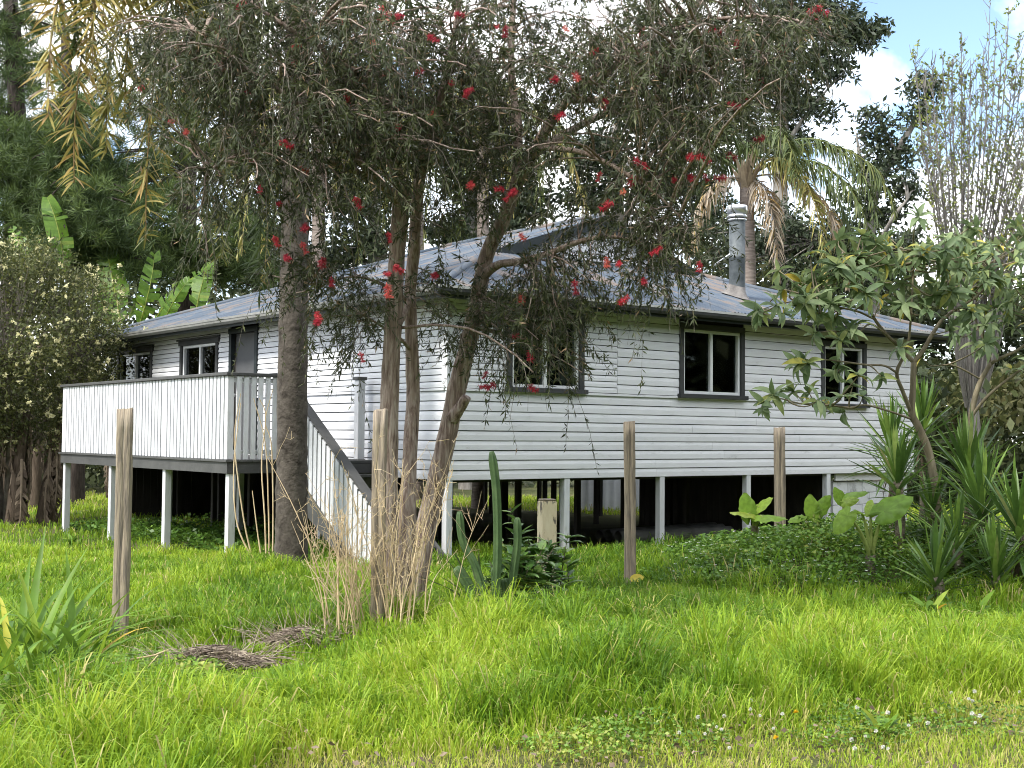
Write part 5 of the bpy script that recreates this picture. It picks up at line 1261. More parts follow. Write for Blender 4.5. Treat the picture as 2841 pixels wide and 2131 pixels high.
# broad dark trees that close the view behind the roof
for k, (px, Y, lb, cl) in enumerate(((560, 42, 'dark broad-leaved tree behind the roof, left of the thick palm trunk', [(520, 480, 60, 60), (600, 520, 70, 50), (500, 360, 60, 60), (570, 300, 70, 70), (660, 420, 50, 60), (600, 590, 90, 40)]),
    (800, 43, 'dark broad-leaved tree behind the roof, between thick palm and bottlebrush trunks', [(760, 560, 80, 50), (740, 430, 50, 60), (820, 480, 60, 60), (780, 330, 80, 60), (700, 580, 50, 40)]),
    (1010, 44, 'dark broad-leaved tree behind the roof, right of the bottlebrush trunks', [(980, 520, 50, 40), (1010, 400, 60, 60), (960, 330, 60, 60), (1080, 470, 60, 60), (1100, 350, 60, 60), (1150, 430, 50, 50)]),
    (1330, 44, 'dark tree rising behind the gable', [(1280, 420, 60, 40), (1330, 330, 80, 60), (1400, 400, 70, 50), (1450, 300, 70, 60), (1240, 330, 60, 50), (1500, 420, 60, 60), (1520, 500, 60, 40), (1380, 250, 80, 50)]))):
    b9 = gnd(px, Y)
    ax = W(px, 260, Y)
    clump_tree('broad_leaved_tree', lb, 'tree', b9, [(np.vstack([b9, W(px, 700, Y), W(px + 8, 480, Y), ax]), [0.3, 0.24, 0.18, 0.1])] + [(Lm((px + 6, 520, Y), ((px + c_[0]) / 2, c_[1] + 50, Y), (c_[0], c_[1], Y)), [0.1, 0.07, 0.03]) for c_ in cl[1:4]], [C(c_[0], c_[1], Y, c_[2] * 1.15, c_[3] * 1.15, 2.5) for c_ in cl], M_gum_bark, M_gum, 740 + k, 0.24, 0.4, 62, 9, 'background trees', 0.6)

# woodland beyond, one mass
def woodland(name, label, spans, n, seed, L=0.34):
    r = np.random.RandomState(seed); G = Geo()
    for (px0, px1, top, Y, w) in spans:
        m = int(n * w); px = r.uniform(px0, px1, m); q = vnoise(px, 0 * px, 55.0, seed) * 0.55 + vnoise(px, 0 * px, 17.0, seed + 1) * 0.25
        Yv = Y + r.normal(size=m) * 2.0
        x = (px * S0 - 1420.5) / FPX * Yv; zt = HC + (955 - (top + 90 * (0.5 - q))) * S0 / FPX * Yv
        z = -0.4 + (zt + 0.4) * (1 - r.rand(m) ** 1.35 * 0.98)
        cl = vnoise(x * 1.0, z * 1.0, 1.1, seed + 4) ; k = cl + 0.25 * r.rand(m) > 0.42; x, z, Yv = x[k], z[k], Yv[k]; m = len(x)
        Ln = r.uniform(L * .6, L * 1.2, m)
        V, Q = diamonds(np.stack([x, Yv, z], -1), nrm(r.normal(size=(m, 3)) + [0, 0, -.2]), rdir(m, r), Ln, Ln * .5)
        G.add(V, Q, None, np.repeat(np.clip(0.65 * vnoise(x, z, 2.2, seed + 7) + .45 * r.rand(m), 0, 1), 4))
    o = G.build(name, M_wood); tag(o, label, 'woodland', kind='stuff')
woodland('woodland', 'dense bush and trees closing the view behind the house', [(-150, 480, 560, 46, 1.0), (420, 1000, 640, 50, 0.8), (900, 1560, 620, 50, 0.8), (1480, 1980, 520, 47, 1.2), (1900, 2400, 640, 44, 1.2), (-150, 300, 760, 40, 0.6), (1930, 2400, 800, 36, 0.8)], 14000, 721)
# trees across the road, behind the camera (they show only as dark reflections in the windows)
def behind():
    r = np.random.RandomState(731); G = Geo(); n = 60000
    a = r.uniform(-1.3, 2.5, n); rad = 24 + r.normal(size=n) * 1.5
    x, y = rad * np.sin(a) + 3, -rad * np.cos(a) + 6; top = 9 + 4 * vnoise(x, y, 3.0, 8); z = top * (1 - r.rand(n) ** 1.2)
    Ln = r.uniform(0.5, 1.0, n); V, Q = diamonds(np.stack([x, y, z], -1), rdir(n, r), rdir(n, r), Ln, Ln * .6); G.add(V, Q, None, np.repeat(r.rand(n) * .8, 4))
    tag(G.build('woodland', M_wood), 'dark trees beyond the lawn and across the road, reflected in the window glass', 'woodland', kind='stuff')
behind()
# ------------------------------------------------------------------ shrubs and garden plants
def at_ground(px, py, h=0.0):
    """where the line of sight through px, py meets the ground"""
    d = W(px, py, 1.0); t = (HC - h) / max(1e-3, HC - d[2]); return np.array([d[0] * t, t, float(gh(d[0] * t, t))])
def m_at(p, d, up=(0, 0, 1), s=1.0, roll=0.0):
    """matrix that puts +Y along d, +Z towards up, at p"""
    d = Vector(tuple(d)).normalized(); u = Vector(tuple(up)); x = d.cross(u)
    if x.length < 1e-4: x = d.cross(Vector((1, 0.2, 0)))
    x.normalize(); z = x.cross(d)
    m = Matrix((x, d, z)).transposed().to_4x4()
    return Matrix.Translation(Vector(tuple(p))) @ m @ Matrix.Rotation(roll, 4, 'Y') @ Matrix.Diagonal((s, s, s, 1))
def blade_mesh(name, mat, L, w, bend, fold=0.25, K=6, shape=None, wav=0.0, seed=0):
    """a long leaf from the origin along +Y, bending down (-Z), folded along its midrib"""
    r = np.random.RandomState(seed)
    s = np.linspace(0, 1, K)
    ang = bend * s ** 1.4
    y = np.concatenate([[0], np.cumsum(np.cos((ang[1:] + ang[:-1]) / 2)) * L / (K - 1)]); z = np.concatenate([[0], np.cumsum(-np.sin((ang[1:] + ang[:-1]) / 2)) * L / (K - 1)])
    wd = (shape(s) if shape else np.clip(np.sin(np.pi * (0.12 + 0.88 * s)) ** 0.6, 0.03, 1)) * w / 2
    V = []
    for k in range(K):
        wz = wav * r.normal(size=2)
        V += [(-wd[k], y[k], z[k] + fold * wd[k] + wz[0]), (0, y[k], z[k]), (wd[k], y[k], z[k] + fold * wd[k] + wz[1])]
    Q = [(k * 3 + j, k * 3 + j + 1, k * 3 + j + 4, k * 3 + j + 3) for k in range(K - 1) for j in (0, 1)]
    return Geo().add(V, Q).mesh(name, mat, True)

# ---- flowering bush at the left end of the house
def blossom_bush():
    r = np.random.RandomState(801); b = np.array([-9.4, 23.6, -0.1])
    t = thing('flowering_bush', 'large rounded bush with small cream flowers at the left end of the house', 'bush', b)
    G = Geo(); tips = []
    for k in range(7):
        a = k * 0.9 + r.rand(); e = np.array([math.cos(a) * 1.3, math.sin(a) * 1.0, 2.6 + r.rand() * 0.8]); V, Q, T = rough_tube(np.array([[0.1 * math.cos(a), 0.1 * math.sin(a), 0], e * [.4, .4, .5] + r.normal(size=3) * .1, e]), [0.06, 0.045, 0.02], 12, 7, 0.06, k); G.add(V, Q)
        tips.append(resample(np.array([[0, 0, 0], e * [.4, .4, .5], e]), 12))
    tips = np.concatenate(tips)
    n = 620; d = rdir(n, r) * (0.55 + 0.45 * r.rand(n, 1) ** 0.5); c = np.array([-0.1, 0, 3.35]) + d * np.array([2.3, 1.8, 1.95]) * (0.86 + 0.28 * vnoise(d[:, 0] * 3, d[:, 2] * 3, 0.5, 5))[:, None]
    c = c[c[:, 2] > 1.5]; n = len(c)
    tw = []
    for p in c:
        s0 = tips[np.argmin(np.linalg.norm(tips - p, axis=1) + .8 * np.maximum(0, tips[:, 2] - p[2] + .2))]; q = np.linspace(0, 1, 5)[:, None]; m = (s0 + p) / 2 + np.array([0, 0, .15]) + r.normal(size=3) * .08; tw.append((1 - q) ** 2 * s0 + 2 * q * (1 - q) * m + q * q * p)
    V, Q, _ = tubes(np.array(tw), np.linspace(0.014, 0.004, 5)[None], 4); G.add(V, Q); G.build('branches', M_bb_twig, t)
    m = 105; ids = np.repeat(np.arange(n), m); B = c[ids] + r.normal(size=(n * m, 3)) * np.array([.18, .18, .15]); Ln = r.uniform(0.05, 0.095, n * m)
    V, Q = diamonds(B, nrm(r.normal(size=(n * m, 3)) + nrm(c - [0, 0, 3.0])[ids] * .8), rdir(n * m, r), Ln, Ln * .42)
    cr_ = Geo().add(V, Q, None, np.repeat(np.clip(r.rand(n)[ids] * .5 + r.rand(n * m) * .5, 0, 1), 4)).build('crown', M_bush, t); tag(cr_, kind='stuff')
    out = c[np.linalg.norm((c - [-.1, 0, 3.35]) / [2.3, 1.8, 1.95], axis=1) > 0.80]; k = r.choice(len(out), 760); P = out[k] + r.normal(size=(760, 3)) * .16 + nrm(out[k] - [0, 0, 3.2]) * .1
    G = Geo()
    for q in range(9):
        V, Q = diamonds(P + r.normal(size=P.shape) * .012, rdir(760, r), rdir(760, r), np.full(760, .06), np.full(760, .045)); G.add(V, Q, None, r.rand(len(V)))
    f = G.build('blossoms', M_bush_fl, t); tag(f, kind='stuff')
blossom_bush()

# ---- bananas
def banana_leaf_mesh(seed, L=2.0, w=0.5, torn=True, dead=False):
    r = np.random.RandomState(seed); G = Geo(); n = 22
    tear = np.cumsum(r.rand(n) < .5); gdr = r.uniform(.0, .8, n + 1); gsh = r.uniform(.0, .20, n + 1)
    s = np.linspace(0, 1, n + 1); bend = r.uniform(0.3, 0.9)
    y = L * s * (1 - .12 * s); z = -L * 0.35 * bend * s ** 2.2
    V, Q, T = tubes(np.stack([0 * s, y, z], -1)[None], np.linspace(.025, .005, n + 1)[None], 5); G.add(V, Q, None, .85)
    for k in range(n):
        for sg in (-1, 1):
            if torn and r.rand() < 0.07: continue
            w0 = w / 2 * np.sin(np.pi * (0.06 + .9 * s[k])) ** .5; w1 = w / 2 * np.sin(np.pi * (0.06 + .9 * s[k + 1])) ** .5; dr = gdr[tear[k] if sg > 0 else n - tear[k]] + (r.uniform(.1, .7) if dead else 0); tl = 0.0; sh = gsh[tear[k] if sg > 0 else n - tear[k]]
            G.add([(0, y[k], z[k]), (0, y[k + 1], z[k + 1]), (sg * w1 * (1 - dr * .3), y[k + 1] + sh - .002, z[k + 1] - dr * w1 + .05), (sg * w0 * (1 - dr * .3), y[k] + sh + tl, z[k] - dr * w0 + .05)], [(0, 1, 2, 3)], None, np.clip(0.45 + .16 * r.normal(), 0, .9) if not dead else r.rand())
    return G.mesh('leaf', M_dead if dead else M_banana, False)
M_dstem = bark('banana_stem', [(0.3, (0.05, 0.036, 0.026)), (0.7, (0.13, 0.10, 0.075))], scale=4, bump=0.8)
BL = [banana_leaf_mesh(k, 2.1, .62) for k in range(4)]; BD = [banana_leaf_mesh(20 + k, 1.5, .24, True, True) for k in range(3)]
def banana(label, base, stems, leaves, dead, seed):
    r = np.random.RandomState(seed); b = np.array(base, float); t = thing('banana_plant', label, 'banana plant', b, 0, 'banana plants')
    for (dx_, dy_, h) in stems:
        V, Q, T = rough_tube(np.array([[dx_, dy_, -.1], [dx_ * 1.1, dy_, h * .5], [dx_ * 1.25, dy_, h]]), [.14, .11, .07], 14, 10, .05, seed); Geo().add(V, Q, T).build('stem', M_dstem, t, True)
    for k, (p, d, s) in enumerate(leaves): link('leaf', BL[k % 4], t, m_at(np.array(p) - b, d, (0.3 * r.normal(), -0.9, 0.5), s))
    for k in range(dead):
        dx_, dy_, h = stems[r.randint(len(stems))]; a = r.rand() * 6.28; p = np.array([dx_ * 1.15 + .13 * math.cos(a), dy_ + .13 * math.sin(a), h * r.uniform(.45, 1.0)])
        link('dead_leaf', BD[k % 3], t, m_at(p, (.16 * math.cos(a), .16 * math.sin(a), -1), (math.cos(a), math.sin(a), .2), r.uniform(.75, 1.3)))
bl = lambda px, py, Y, qx, qy, dY=0: (W(px, py, Y), nrm(W(qx, qy, Y + dY) - W(px, py, Y)))
def leafspec(*rows_):
    out = []
    for (x0, y0, x1, y1, Y, dY) in rows_:
        p, q = W(x0, y0, Y), W(x1, y1, Y + dY); out.append((p, nrm(q - p), np.linalg.norm(q - p) / 2.0))
    return out
banana('tattered banana plant rising above the left end of the roof', (-8.6, 29.5, -.2), [(0.0, 0, 3.6), (.6, .3, 3.4), (-.7, .2, 3.0)], leafspec((262, 700, 222, 500, 29, .3), (300, 705, 352, 545, 29, -.2), (330, 700, 398, 580, 29, -.4), (350, 705, 390, 600, 28.7, -.5), (420, 690, 446, 545, 29.5, .2), (280, 690, 300, 600, 30, .4), (400, 695, 470, 640, 29.4, -.2), (240, 700, 180, 560, 30, .2), (320, 720, 420, 670, 28.5, -.4)), 5, 811)
banana('single upright banana leaf and brown stem left of the roof', (-10.9, 29.0, -.2), [(0, 0, 4.0), (-.8, .2, 3.6)], leafspec((140, 590, 122, 400, 28.5, 0), (60, 560, 15, 470, 28.5, .3), (70, 590, 60, 500, 29, .3)), 9, 812)
banana('dark thicket of dead banana leaves behind the deck, seen under its floor', (-7.6, 27.6, -.2), [(0.0, 0, 2.4), (.6, .2, 2.2), (1.2, .1, 2.1), (-.6, .1, 2.3), (1.8, .6, 2.0)], [], 40, 814)
banana('dead banana stems beyond the house, seen low between the stumps', (-4.6, 31.6, -.2), [(0.0, 0, 2.4), (.7, .2, 2.2), (1.4, .1, 2.1), (-.7, .1, 2.3), (-1.4, .3, 2.3)], [], 40, 815)
banana('clump of brown banana stems with dead hanging leaves under the cream-flowered bush', (-10.0, 23.0, -.1), [(0.0, 0, 2.2), (.45, .2, 2.4), (.9, .1, 2.1), (-.5, .1, 2.3), (-.9, -.1, 2.0), (1.3, .5, 1.9)], [], 80, 813)

# ---- tobacco bushes (large soft leaves) in front of the right end of the house
SL_ = [blade_mesh('leaf', M_sol, .25 + .03 * k, .085 + .01 * (k % 2), .5 + .22 * k, .35, 7, lambda s: np.clip(np.sin(np.pi * np.clip(.06 + .94 * s, 0, 1) ** .8), .05, 1), .003, k) for k in range(4)]
def tobacco(label, base, limbs, extra, seed, nleaf=7):
    r = np.random.RandomState(seed); b = np.array(base, float); t = thing('tobacco_bush', label, 'bush', b)
    first = True; G = Geo(); tips = []; LPs = []
    for pts, radii, leafy in limbs:
        P = path(pts) if not isinstance(pts, np.ndarray) else pts
        V, Q, T = rough_tube(P - b, radii, 26, 9, .035, seed)
        if first: Geo().add(V, Q, T).build('trunk', M_sol_bark, t, True); first = False
        else: G.add(V, Q, T)
        R = resample(P, 30); LPs.append(R)
        if leafy: tips.append((R[-1], nrm(R[-1] - R[-4])))
        for _ in range(leafy): 
            i = r.randint(12, 29); d = nrm(nrm(R[i] - R[i - 3]) + r.normal(size=3) * .7); tips.append((R[i] + d * .12, d))
    LPs = np.concatenate(LPs); tw = []
    for (px, py, rx, ry, Y, n) in extra:
        for _ in range(n):
            p = W(px + r.normal() * rx * .6, py + r.normal() * ry * .6, Y + r.normal() * .35); s0 = LPs[np.argmin(np.linalg.norm(LPs - p, axis=1))]
            q = np.linspace(0, 1, 7)[:, None]; m = (s0 + p) / 2 + r.normal(size=3) * .06 + np.array([0, 0, -.05]); B = (1 - q) ** 2 * s0 + 2 * q * (1 - q) * m + q * q * p; tw.append(B); tips.append((p, nrm(p - m)))
    if tw: V, Q, _ = tubes(np.array(tw) - b, np.linspace(.011, .005, 7)[None], 6); G.add(V, Q)
    G.build('branches', M_sol_bark, t, True)
    for p, d in tips:
        n = r.randint(nleaf - 2, nleaf + 3); a0 = r.rand() * 6
        ref = nrm(np.cross(d, [0.3, 0.2, 1.0])); rf2 = np.cross(d, ref)
        for k in range(n):
            a = a0 + k * 2.4; o = math.cos(a) * ref + math.sin(a) * rf2; ld = nrm(o * .9 + d * .45 + np.array([0, 0, -.25]) + r.normal(size=3) * .15)
            link('leaf', SL_[r.randint(4)], t, m_at(p - b - d * .03 * k / n, ld, nrm(d + np.array([0, 0, .8])), r.uniform(.45, .9)))
Yt = 14.2
bt = np.array([W(2030, 1050, Yt)[0], Yt, .1])
tobacco('leafy tobacco bush with forked trunk and drooping leaves in front of the narrow window', bt,
 [([(2035, 1180, Yt), (2012, 1000, Yt), (1985, 925, Yt), (1970, 893, Yt), (1972, 840, Yt), (1974, 783, Yt)], [.055, .045, .042, .04, .034, .032], 0),
  ([(1974, 783, Yt), (1945, 752, Yt), (1916, 724, 14.1), (1890, 690, 14.0), (1875, 656, 13.9), (1862, 610, 13.8), (1850, 560, 13.8)], [.026, .022, .02, .017, .014, .011, .008], 3),
  ([(1974, 783, Yt), (1995, 755, Yt), (2017, 717, 14.3), (2035, 692, 14.4), (2060, 672, 14.5), (2110, 640, 14.6), (2150, 600, 14.7)], [.028, .025, .022, .02, .017, .013, .008], 3),
  ([(1968, 890, Yt), (1950, 845, 14.1), (1937, 805, 14.0), (1955, 765, 14.0), (1963, 735, 14.0), (1968, 680, 13.9), (1972, 600, 13.9), (1975, 540, 13.9)], [.026, .022, .02, .017, .014, .012, .01, .006], 3),
  ([(1937, 805, 14.0), (1910, 790, 13.9), (1870, 788, 13.8), (1810, 780, 13.7), (1760, 776, 13.6), (1725, 785, 13.5)], [.014, .012, .011, .009, .007, .005], 4),
  ([(1968, 905, Yt), (1920, 888, 14.0), (1870, 875, 13.8), (1840, 880, 13.7), (1790, 876, 13.5), (1730, 872, 13.4), (1680, 860, 13.3), (1650, 870, 13.2)], [.014, .012, .011, .010, .009, .007, .006, .004], 5),
  ([(1890, 690, 14.0), (1850, 672, 13.8), (1800, 662, 13.6), (1745, 650, 13.4), (1690, 655, 13.3), (1640, 670, 13.2)], [.013, .011, .009, .007, .006, .004], 5),
  ([(1916, 724, 14.1), (1880, 700, 13.8), (1850, 720, 13.7), (1800, 715, 13.6), (1760, 720, 13.5)], [.012, .01, .008, .006, .004], 3),
  ([(2060, 672, 14.5), (2050, 620, 14.4), (2040, 560, 14.3), (2045, 510, 14.3)], [.014, .011, .008, .005], 2)],
 [(1760, 600, 70, 50, 13.8, 12), (1850, 560, 80, 50, 13.9, 16), (1950, 540, 80, 50, 14.0, 18), (2040, 540, 70, 50, 14.2, 16), (1700, 660, 50, 40, 13.4, 8), (1900, 620, 70, 50, 14.0, 12), (2000, 620, 70, 50, 14.2, 12), (1790, 690, 50, 40, 13.6, 7), (2100, 560, 60, 60, 14.5, 14), (1760, 860, 60, 30, 13.5, 5), (1850, 830, 40, 30, 13.8, 5), (2090, 640, 50, 50, 14.5, 8)], 821)
bt2 = np.array([W(2085, 1040, 15.4)[0], 15.4, .1])
tobacco('second tobacco bush at the right edge with a wide pale fork', bt2,
 [([(2090, 1180, 15.4), (2092, 1000, 15.4), (2098, 900, 15.4), (2115, 830, 15.4), (2140, 785, 15.4)], [.05, .042, .036, .03, .026], 0),
  ([(2140, 785, 15.4), (2165, 772, 15.3), (2200, 755, 15.2), (2240, 720, 15.1), (2270, 660, 15.0)], [.024, .021, .018, .014, .008], 3),
  ([(2140, 785, 15.4), (2128, 740, 15.4), (2110, 700, 15.5), (2100, 640, 15.5), (2110, 580, 15.5)], [.018, .015, .012, .009, .006], 3),
  ([(2098, 900, 15.4), (2130, 860, 15.3), (2170, 825, 15.2), (2220, 790, 15.1), (2270, 770, 15.0)], [.022, .019, .016, .013, .009], 3),
  ([(2120, 820, 15.4), (2060, 790, 15.3), (2010, 790, 15.2), (1990, 770, 15.2)], [.012, .01, .008, .005], 2)],
 [(2150, 560, 60, 60, 15.3, 12), (2200, 620, 50, 60, 15.2, 12), (2170, 700, 50, 50, 15.2, 10), (2190, 520, 60, 40, 15.5, 8), (2090, 730, 40, 40, 15.4, 5), (2240, 800, 40, 60, 15.1, 6)], 822)

# ---- yuccas
YL = [blade_mesh('leaf', M_yucca, .66, .050, b, .4, 6, lambda s: np.clip(1.15 * np.sin(np.pi * (.18 + .82 * s)) ** .7, .0, 1)) for b in (.05, .2, .4)]
def yucca(label, px, py, Y, size, n, seed, stem_tilt=(0, 0), upright=.45):
    r = np.random.RandomState(seed); h = W(px, py, Y); b = np.array([h[0] - stem_tilt[0], Y - stem_tilt[1], float(gh(h[0] - stem_tilt[0], Y - stem_tilt[1])) - .05])
    t = thing('yucca', label, 'yucca', b, 0, 'yuccas'); hh = h - b
    V, Q, T = rough_tube(np.array([[0, 0, -.1], hh * .5 + [.03, 0, 0], hh + [0, 0, .05]]), [.06, .055, .05], 14, 9, .12, seed); Geo().add(V, Q, T).build('stem', M_yucca_st, t)
    for k in range(n):
        f = (k + .5) / n; el = math.radians(84 - 112 * f ** 1.1 + r.normal() * 8); a = k * 2.39996 + r.normal() * .15
        d = np.array([math.cos(a) * math.cos(el), math.sin(a) * math.cos(el), math.sin(el)])
        link('leaf', YL[0 if f < .55 else (1 if f < .8 else 2)], t, m_at(hh + np.array([0, 0, .08 - .34 * f ** 1.3]) + d * .02, d, (0, 0, 1) if abs(d[2]) < .95 else (math.cos(a), math.sin(a), 0), size * r.uniform(.8, 1.1) * (1 - .12 * (f > .85))))
    for k in range(7):
        a = r.rand() * 6.28; link('dead_leaf', YDEAD, t, m_at(hh + np.array([0, 0, -.12 - .05 * k]), (math.cos(a) * .5, math.sin(a) * .5, -1), (math.cos(a), math.sin(a), 0), size * r.uniform(.4, .75)))
YDEAD = blade_mesh('dead_leaf', M_dead, .55, .04, .3, .3, 5)
yucca('tall yucca in front of the white block base, beside the big round leaf', 1940, 1050, 14.0, .95, 66, 831, (.02, 0))
yucca('low front yucca with bright young centre leaves, nearest to the grass', 2022, 1258, 12.4, .88, 62, 832)
yucca('upright yucca right of the tobacco bush trunk, dark leaves', 2092, 1030, 14.6, 1.12, 68, 833, (-.05, 0))
yucca('large yucca cut off by the right edge of the picture', 2200, 1150, 12.9, 1.12, 70, 834, (-.2, .1))
yucca('yucca behind the tobacco bush trunk, its tips below the eave', 1992, 935, 15.6, 1.0, 60, 835)
yucca('small yucca between the front yucca and the tobacco bush', 2066, 1180, 13.2, .8, 52, 836)
yucca('half-hidden yucca behind the big round leaf', 2014, 1115, 14.2, .78, 46, 837)
yucca('dark yucca close against the wall, behind the tall one', 1925, 975, 15.0, .92, 56, 838)
yucca('yucca low at the right edge under the large one', 2150, 1255, 12.6, .9, 64, 839)
yucca('yucca filling the gap behind the front yucca at right', 2120, 1110, 13.8, 1.1, 70, 840, (-.05, 0))

# ---- elephant ears
def ear_mesh(seed):
    """heart-shaped blade, stalk joins near the notch; tip along +Y"""
    r = np.random.RandomState(seed); n = 28; th = np.linspace(-math.pi, math.pi, n, endpoint=False)
    rad = .34 * (1 + .22 * np.cos(th) + .24 * np.exp(-(th / .38) ** 2)) * (1 - .55 * np.exp(-((np.abs(th) - math.pi) / .28) ** 2)) * (1 + .035 * np.sin(9 * th) + .02 * r.normal(size=n))
    x = np.sin(th) * rad * .60; y = np.cos(th) * rad
    ring1 = np.stack([x, y, -.06 * (np.abs(x) / .3) ** 1.5 - .10 * np.clip(y, 0, 1) ** 2 + .02 * np.sin(9 * th)], -1); ring0 = ring1 * [.5, .5, .2] + [0, 0, .035]
    V = np.vstack([[[0, 0, .0]], ring0, ring1]); T = [(0, 1 + k, 1 + (k + 1) % n) for k in range(n)]; Q = [(1 + k, 1 + n + k, 1 + n + (k + 1) % n, 1 + (k + 1) % n) for k in range(n)]
    return Geo().add(V, Q, T, .5).mesh('leaf', M_ear, True)
EM = [ear_mesh(k) for k in range(3)]
def elephant_ear(label, px, py, Y, leaves, seed):
    r = np.random.RandomState(seed); p = W(px, py, Y); b = np.array([p[0], Y, p[2]]); t = thing('elephant_ear', label, 'plant', b, 0, 'elephant ear plants')
    G0, Q0, T0 = rough_tube(np.array([[0, 0, -.35], [0, 0, -.1], [0, 0, .08]]), [.06, .06, .045], 8, 10, .1, seed); Geo().add(G0, Q0, T0).build('stem', M_yucca_st, t)
    for (qx, qy, dY, tx, ty, nz_, s) in leaves:
        e = W(qx, qy, Y + dY) - b; tip = W(tx, ty, Y + dY + nz_[3]) - b; q = np.linspace(0, 1, 10)[:, None]; m = e * .45 + np.array([0, 0, .18]); P = (1 - q) ** 2 * np.array([0, 0, .02]) + 2 * q * (1 - q) * m + q * q * e
        V, Q, _ = tubes(P[None], np.linspace(.028, .009, 10)[None], 8); Geo().add(V, Q, None, .4).build('stalk', M_ear_st, t, True)
        d = tip - e; sc = np.linalg.norm(d) / .45; link('leaf', EM[r.randint(3)], t, m_at(e, d, nz_[:3], sc * s * .86))
elephant_ear('elephant ear plant with three leaves between two fence posts', 1631, 1150, 15.2, [(1618, 1110, -.05, 1606, 1062, (-.3, -.8, .4, 0), 1.0), (1640, 1095, -.05, 1672, 1072, (.1, -.6, .8, -.1), .95), (1648, 1118, -.15, 1705, 1120, (.1, -.3, 1, -.2), 1.0), (1615, 1112, -.1, 1572, 1106, (-.1, -.3, 1, -.2), .9)], 841)
elephant_ear('elephant ear plant with an upright pale leaf right of the last fence post', 1762, 1180, 14.6, [(1757, 1110, 0, 1748, 1070, (-.25, -.9, .3, 0), 1.1), (1775, 1100, .0, 1800, 1060, (.4, -.8, .4, .05), .8), (1728, 1118, -.15, 1690, 1132, (0, -.4, 1, -.1), .7)], 842)
elephant_ear('tallest elephant ear plant, dull green leaves in front of the block base', 1826, 1140, 14.6, [(1818, 1080, 0, 1800, 1050, (-.3, -.8, .5, 0), .95), (1835, 1070, 0, 1880, 1062, (.1, -.5, 1, -.1), 1.0), (1828, 1085, -.1, 1870, 1075, (.2, -.8, .5, -.1), .7)], 843)
elephant_ear('elephant ear plant with one big yellow-green round leaf before the tall yucca', 1882, 1215, 13.4, [(1912, 1105, -.1, 1972, 1072, (-.25, -.85, .45, .0), 1.05), (1880, 1105, .0, 1882, 1068, (0, -.6, .8, .1), .75), (1862, 1110, -.05, 1838, 1095, (-.2, -.4, 1, -.1), .7), (1830, 1115, -.2, 1798, 1160, (-.2, -.85, .3, -.05), .9)], 844)

# ---- cactus, grey straps, leafy shrub, cream stump
def cactus():
    r = np.random.RandomState(851); b = at_ground(1065, 1360); t = thing('cactus', 'columnar green cactus with several ribbed arms beside the cream stump', 'cactus', b); Y0 = b[1]
    for k, (pts, rad) in enumerate((([(1070, 1300), (1075, 1180), (1072, 1060), (1062, 975)], .034), ([(1068, 1330), (1070, 1270), (1068, 1225)], .032), ([(1055, 1320), (1030, 1230), (1000, 1170), (992, 1105)], .032), ([(1098, 1320), (1112, 1220), (1118, 1170), (1117, 1118)], .032), ([(1085, 1330), (1095, 1280), (1092, 1250)], .045), ([(1045, 1335), (1015, 1270), (985, 1225)], .045))):
        P = resample(np.array([W(x, y, Y0 + .03 * k - .08) for x, y in pts]), 34) - b; n = len(P); S = 36
        P = np.vstack([[P[0] - [0, 0, .12]], P]); n += 1
        R = rad * np.clip(np.sqrt(np.clip(1 - ((np.arange(n) - (n - 5)) / 4.6) ** 2, .02, 1)) * (np.arange(n) > n - 5) + (np.arange(n) <= n - 5), .05, 1)
        V, Q, T = tubes(P[None], R[None], S, True); rib = np.tile(.80 + .42 * (1 - np.abs(np.sin(np.arange(S) * np.pi * 6 / S))), n)[:, None]; V[:n * S] = np.repeat(P, S, 0) + (V[:n * S] - np.repeat(P, S, 0)) * rib
        Geo().add(V, Q, T).build('column', M_cactus, t, True)
cactus()
AG = [blade_mesh('leaf', M_agave, .75, .055, b, .5, 6, lambda s: np.clip(1 - s ** 2.2, .02, 1)) for b in (.05, .25)]
def agave():
    r = np.random.RandomState(852); b = at_ground(1040, 1345) + [0, .12, 0]; t = thing('strap_plant', 'rosette of stiff grey-green pointed straps around the cactus foot', 'plant', b)
    for k, (a, el, s) in enumerate(((2.6, .9, .9), (2.9, .6, 1.0), (3.1, .25, .95), (2.3, 1.1, .95), (.4, 1.15, .9), (.2, .95, .8), (3.4, .05, .9), (1.6, 1.2, .8), (2.8, .12, 1.05), (3.3, -.02, 1.0), (2.0, 1.0, .8), (3.0, .8, .8))):
        d = np.array([math.cos(a) * math.cos(el), -.3 * math.cos(el) + .2 * r.normal(), math.sin(el)]); link('leaf', AG[k % 2], t, m_at((r.normal() * .02, r.normal() * .02, .12), d, (0, 0, 1), s))
agave()
SH = [blade_mesh('leaf', M_shrub, .155, .068, b, .3, 5) for b in (.2, .6)]
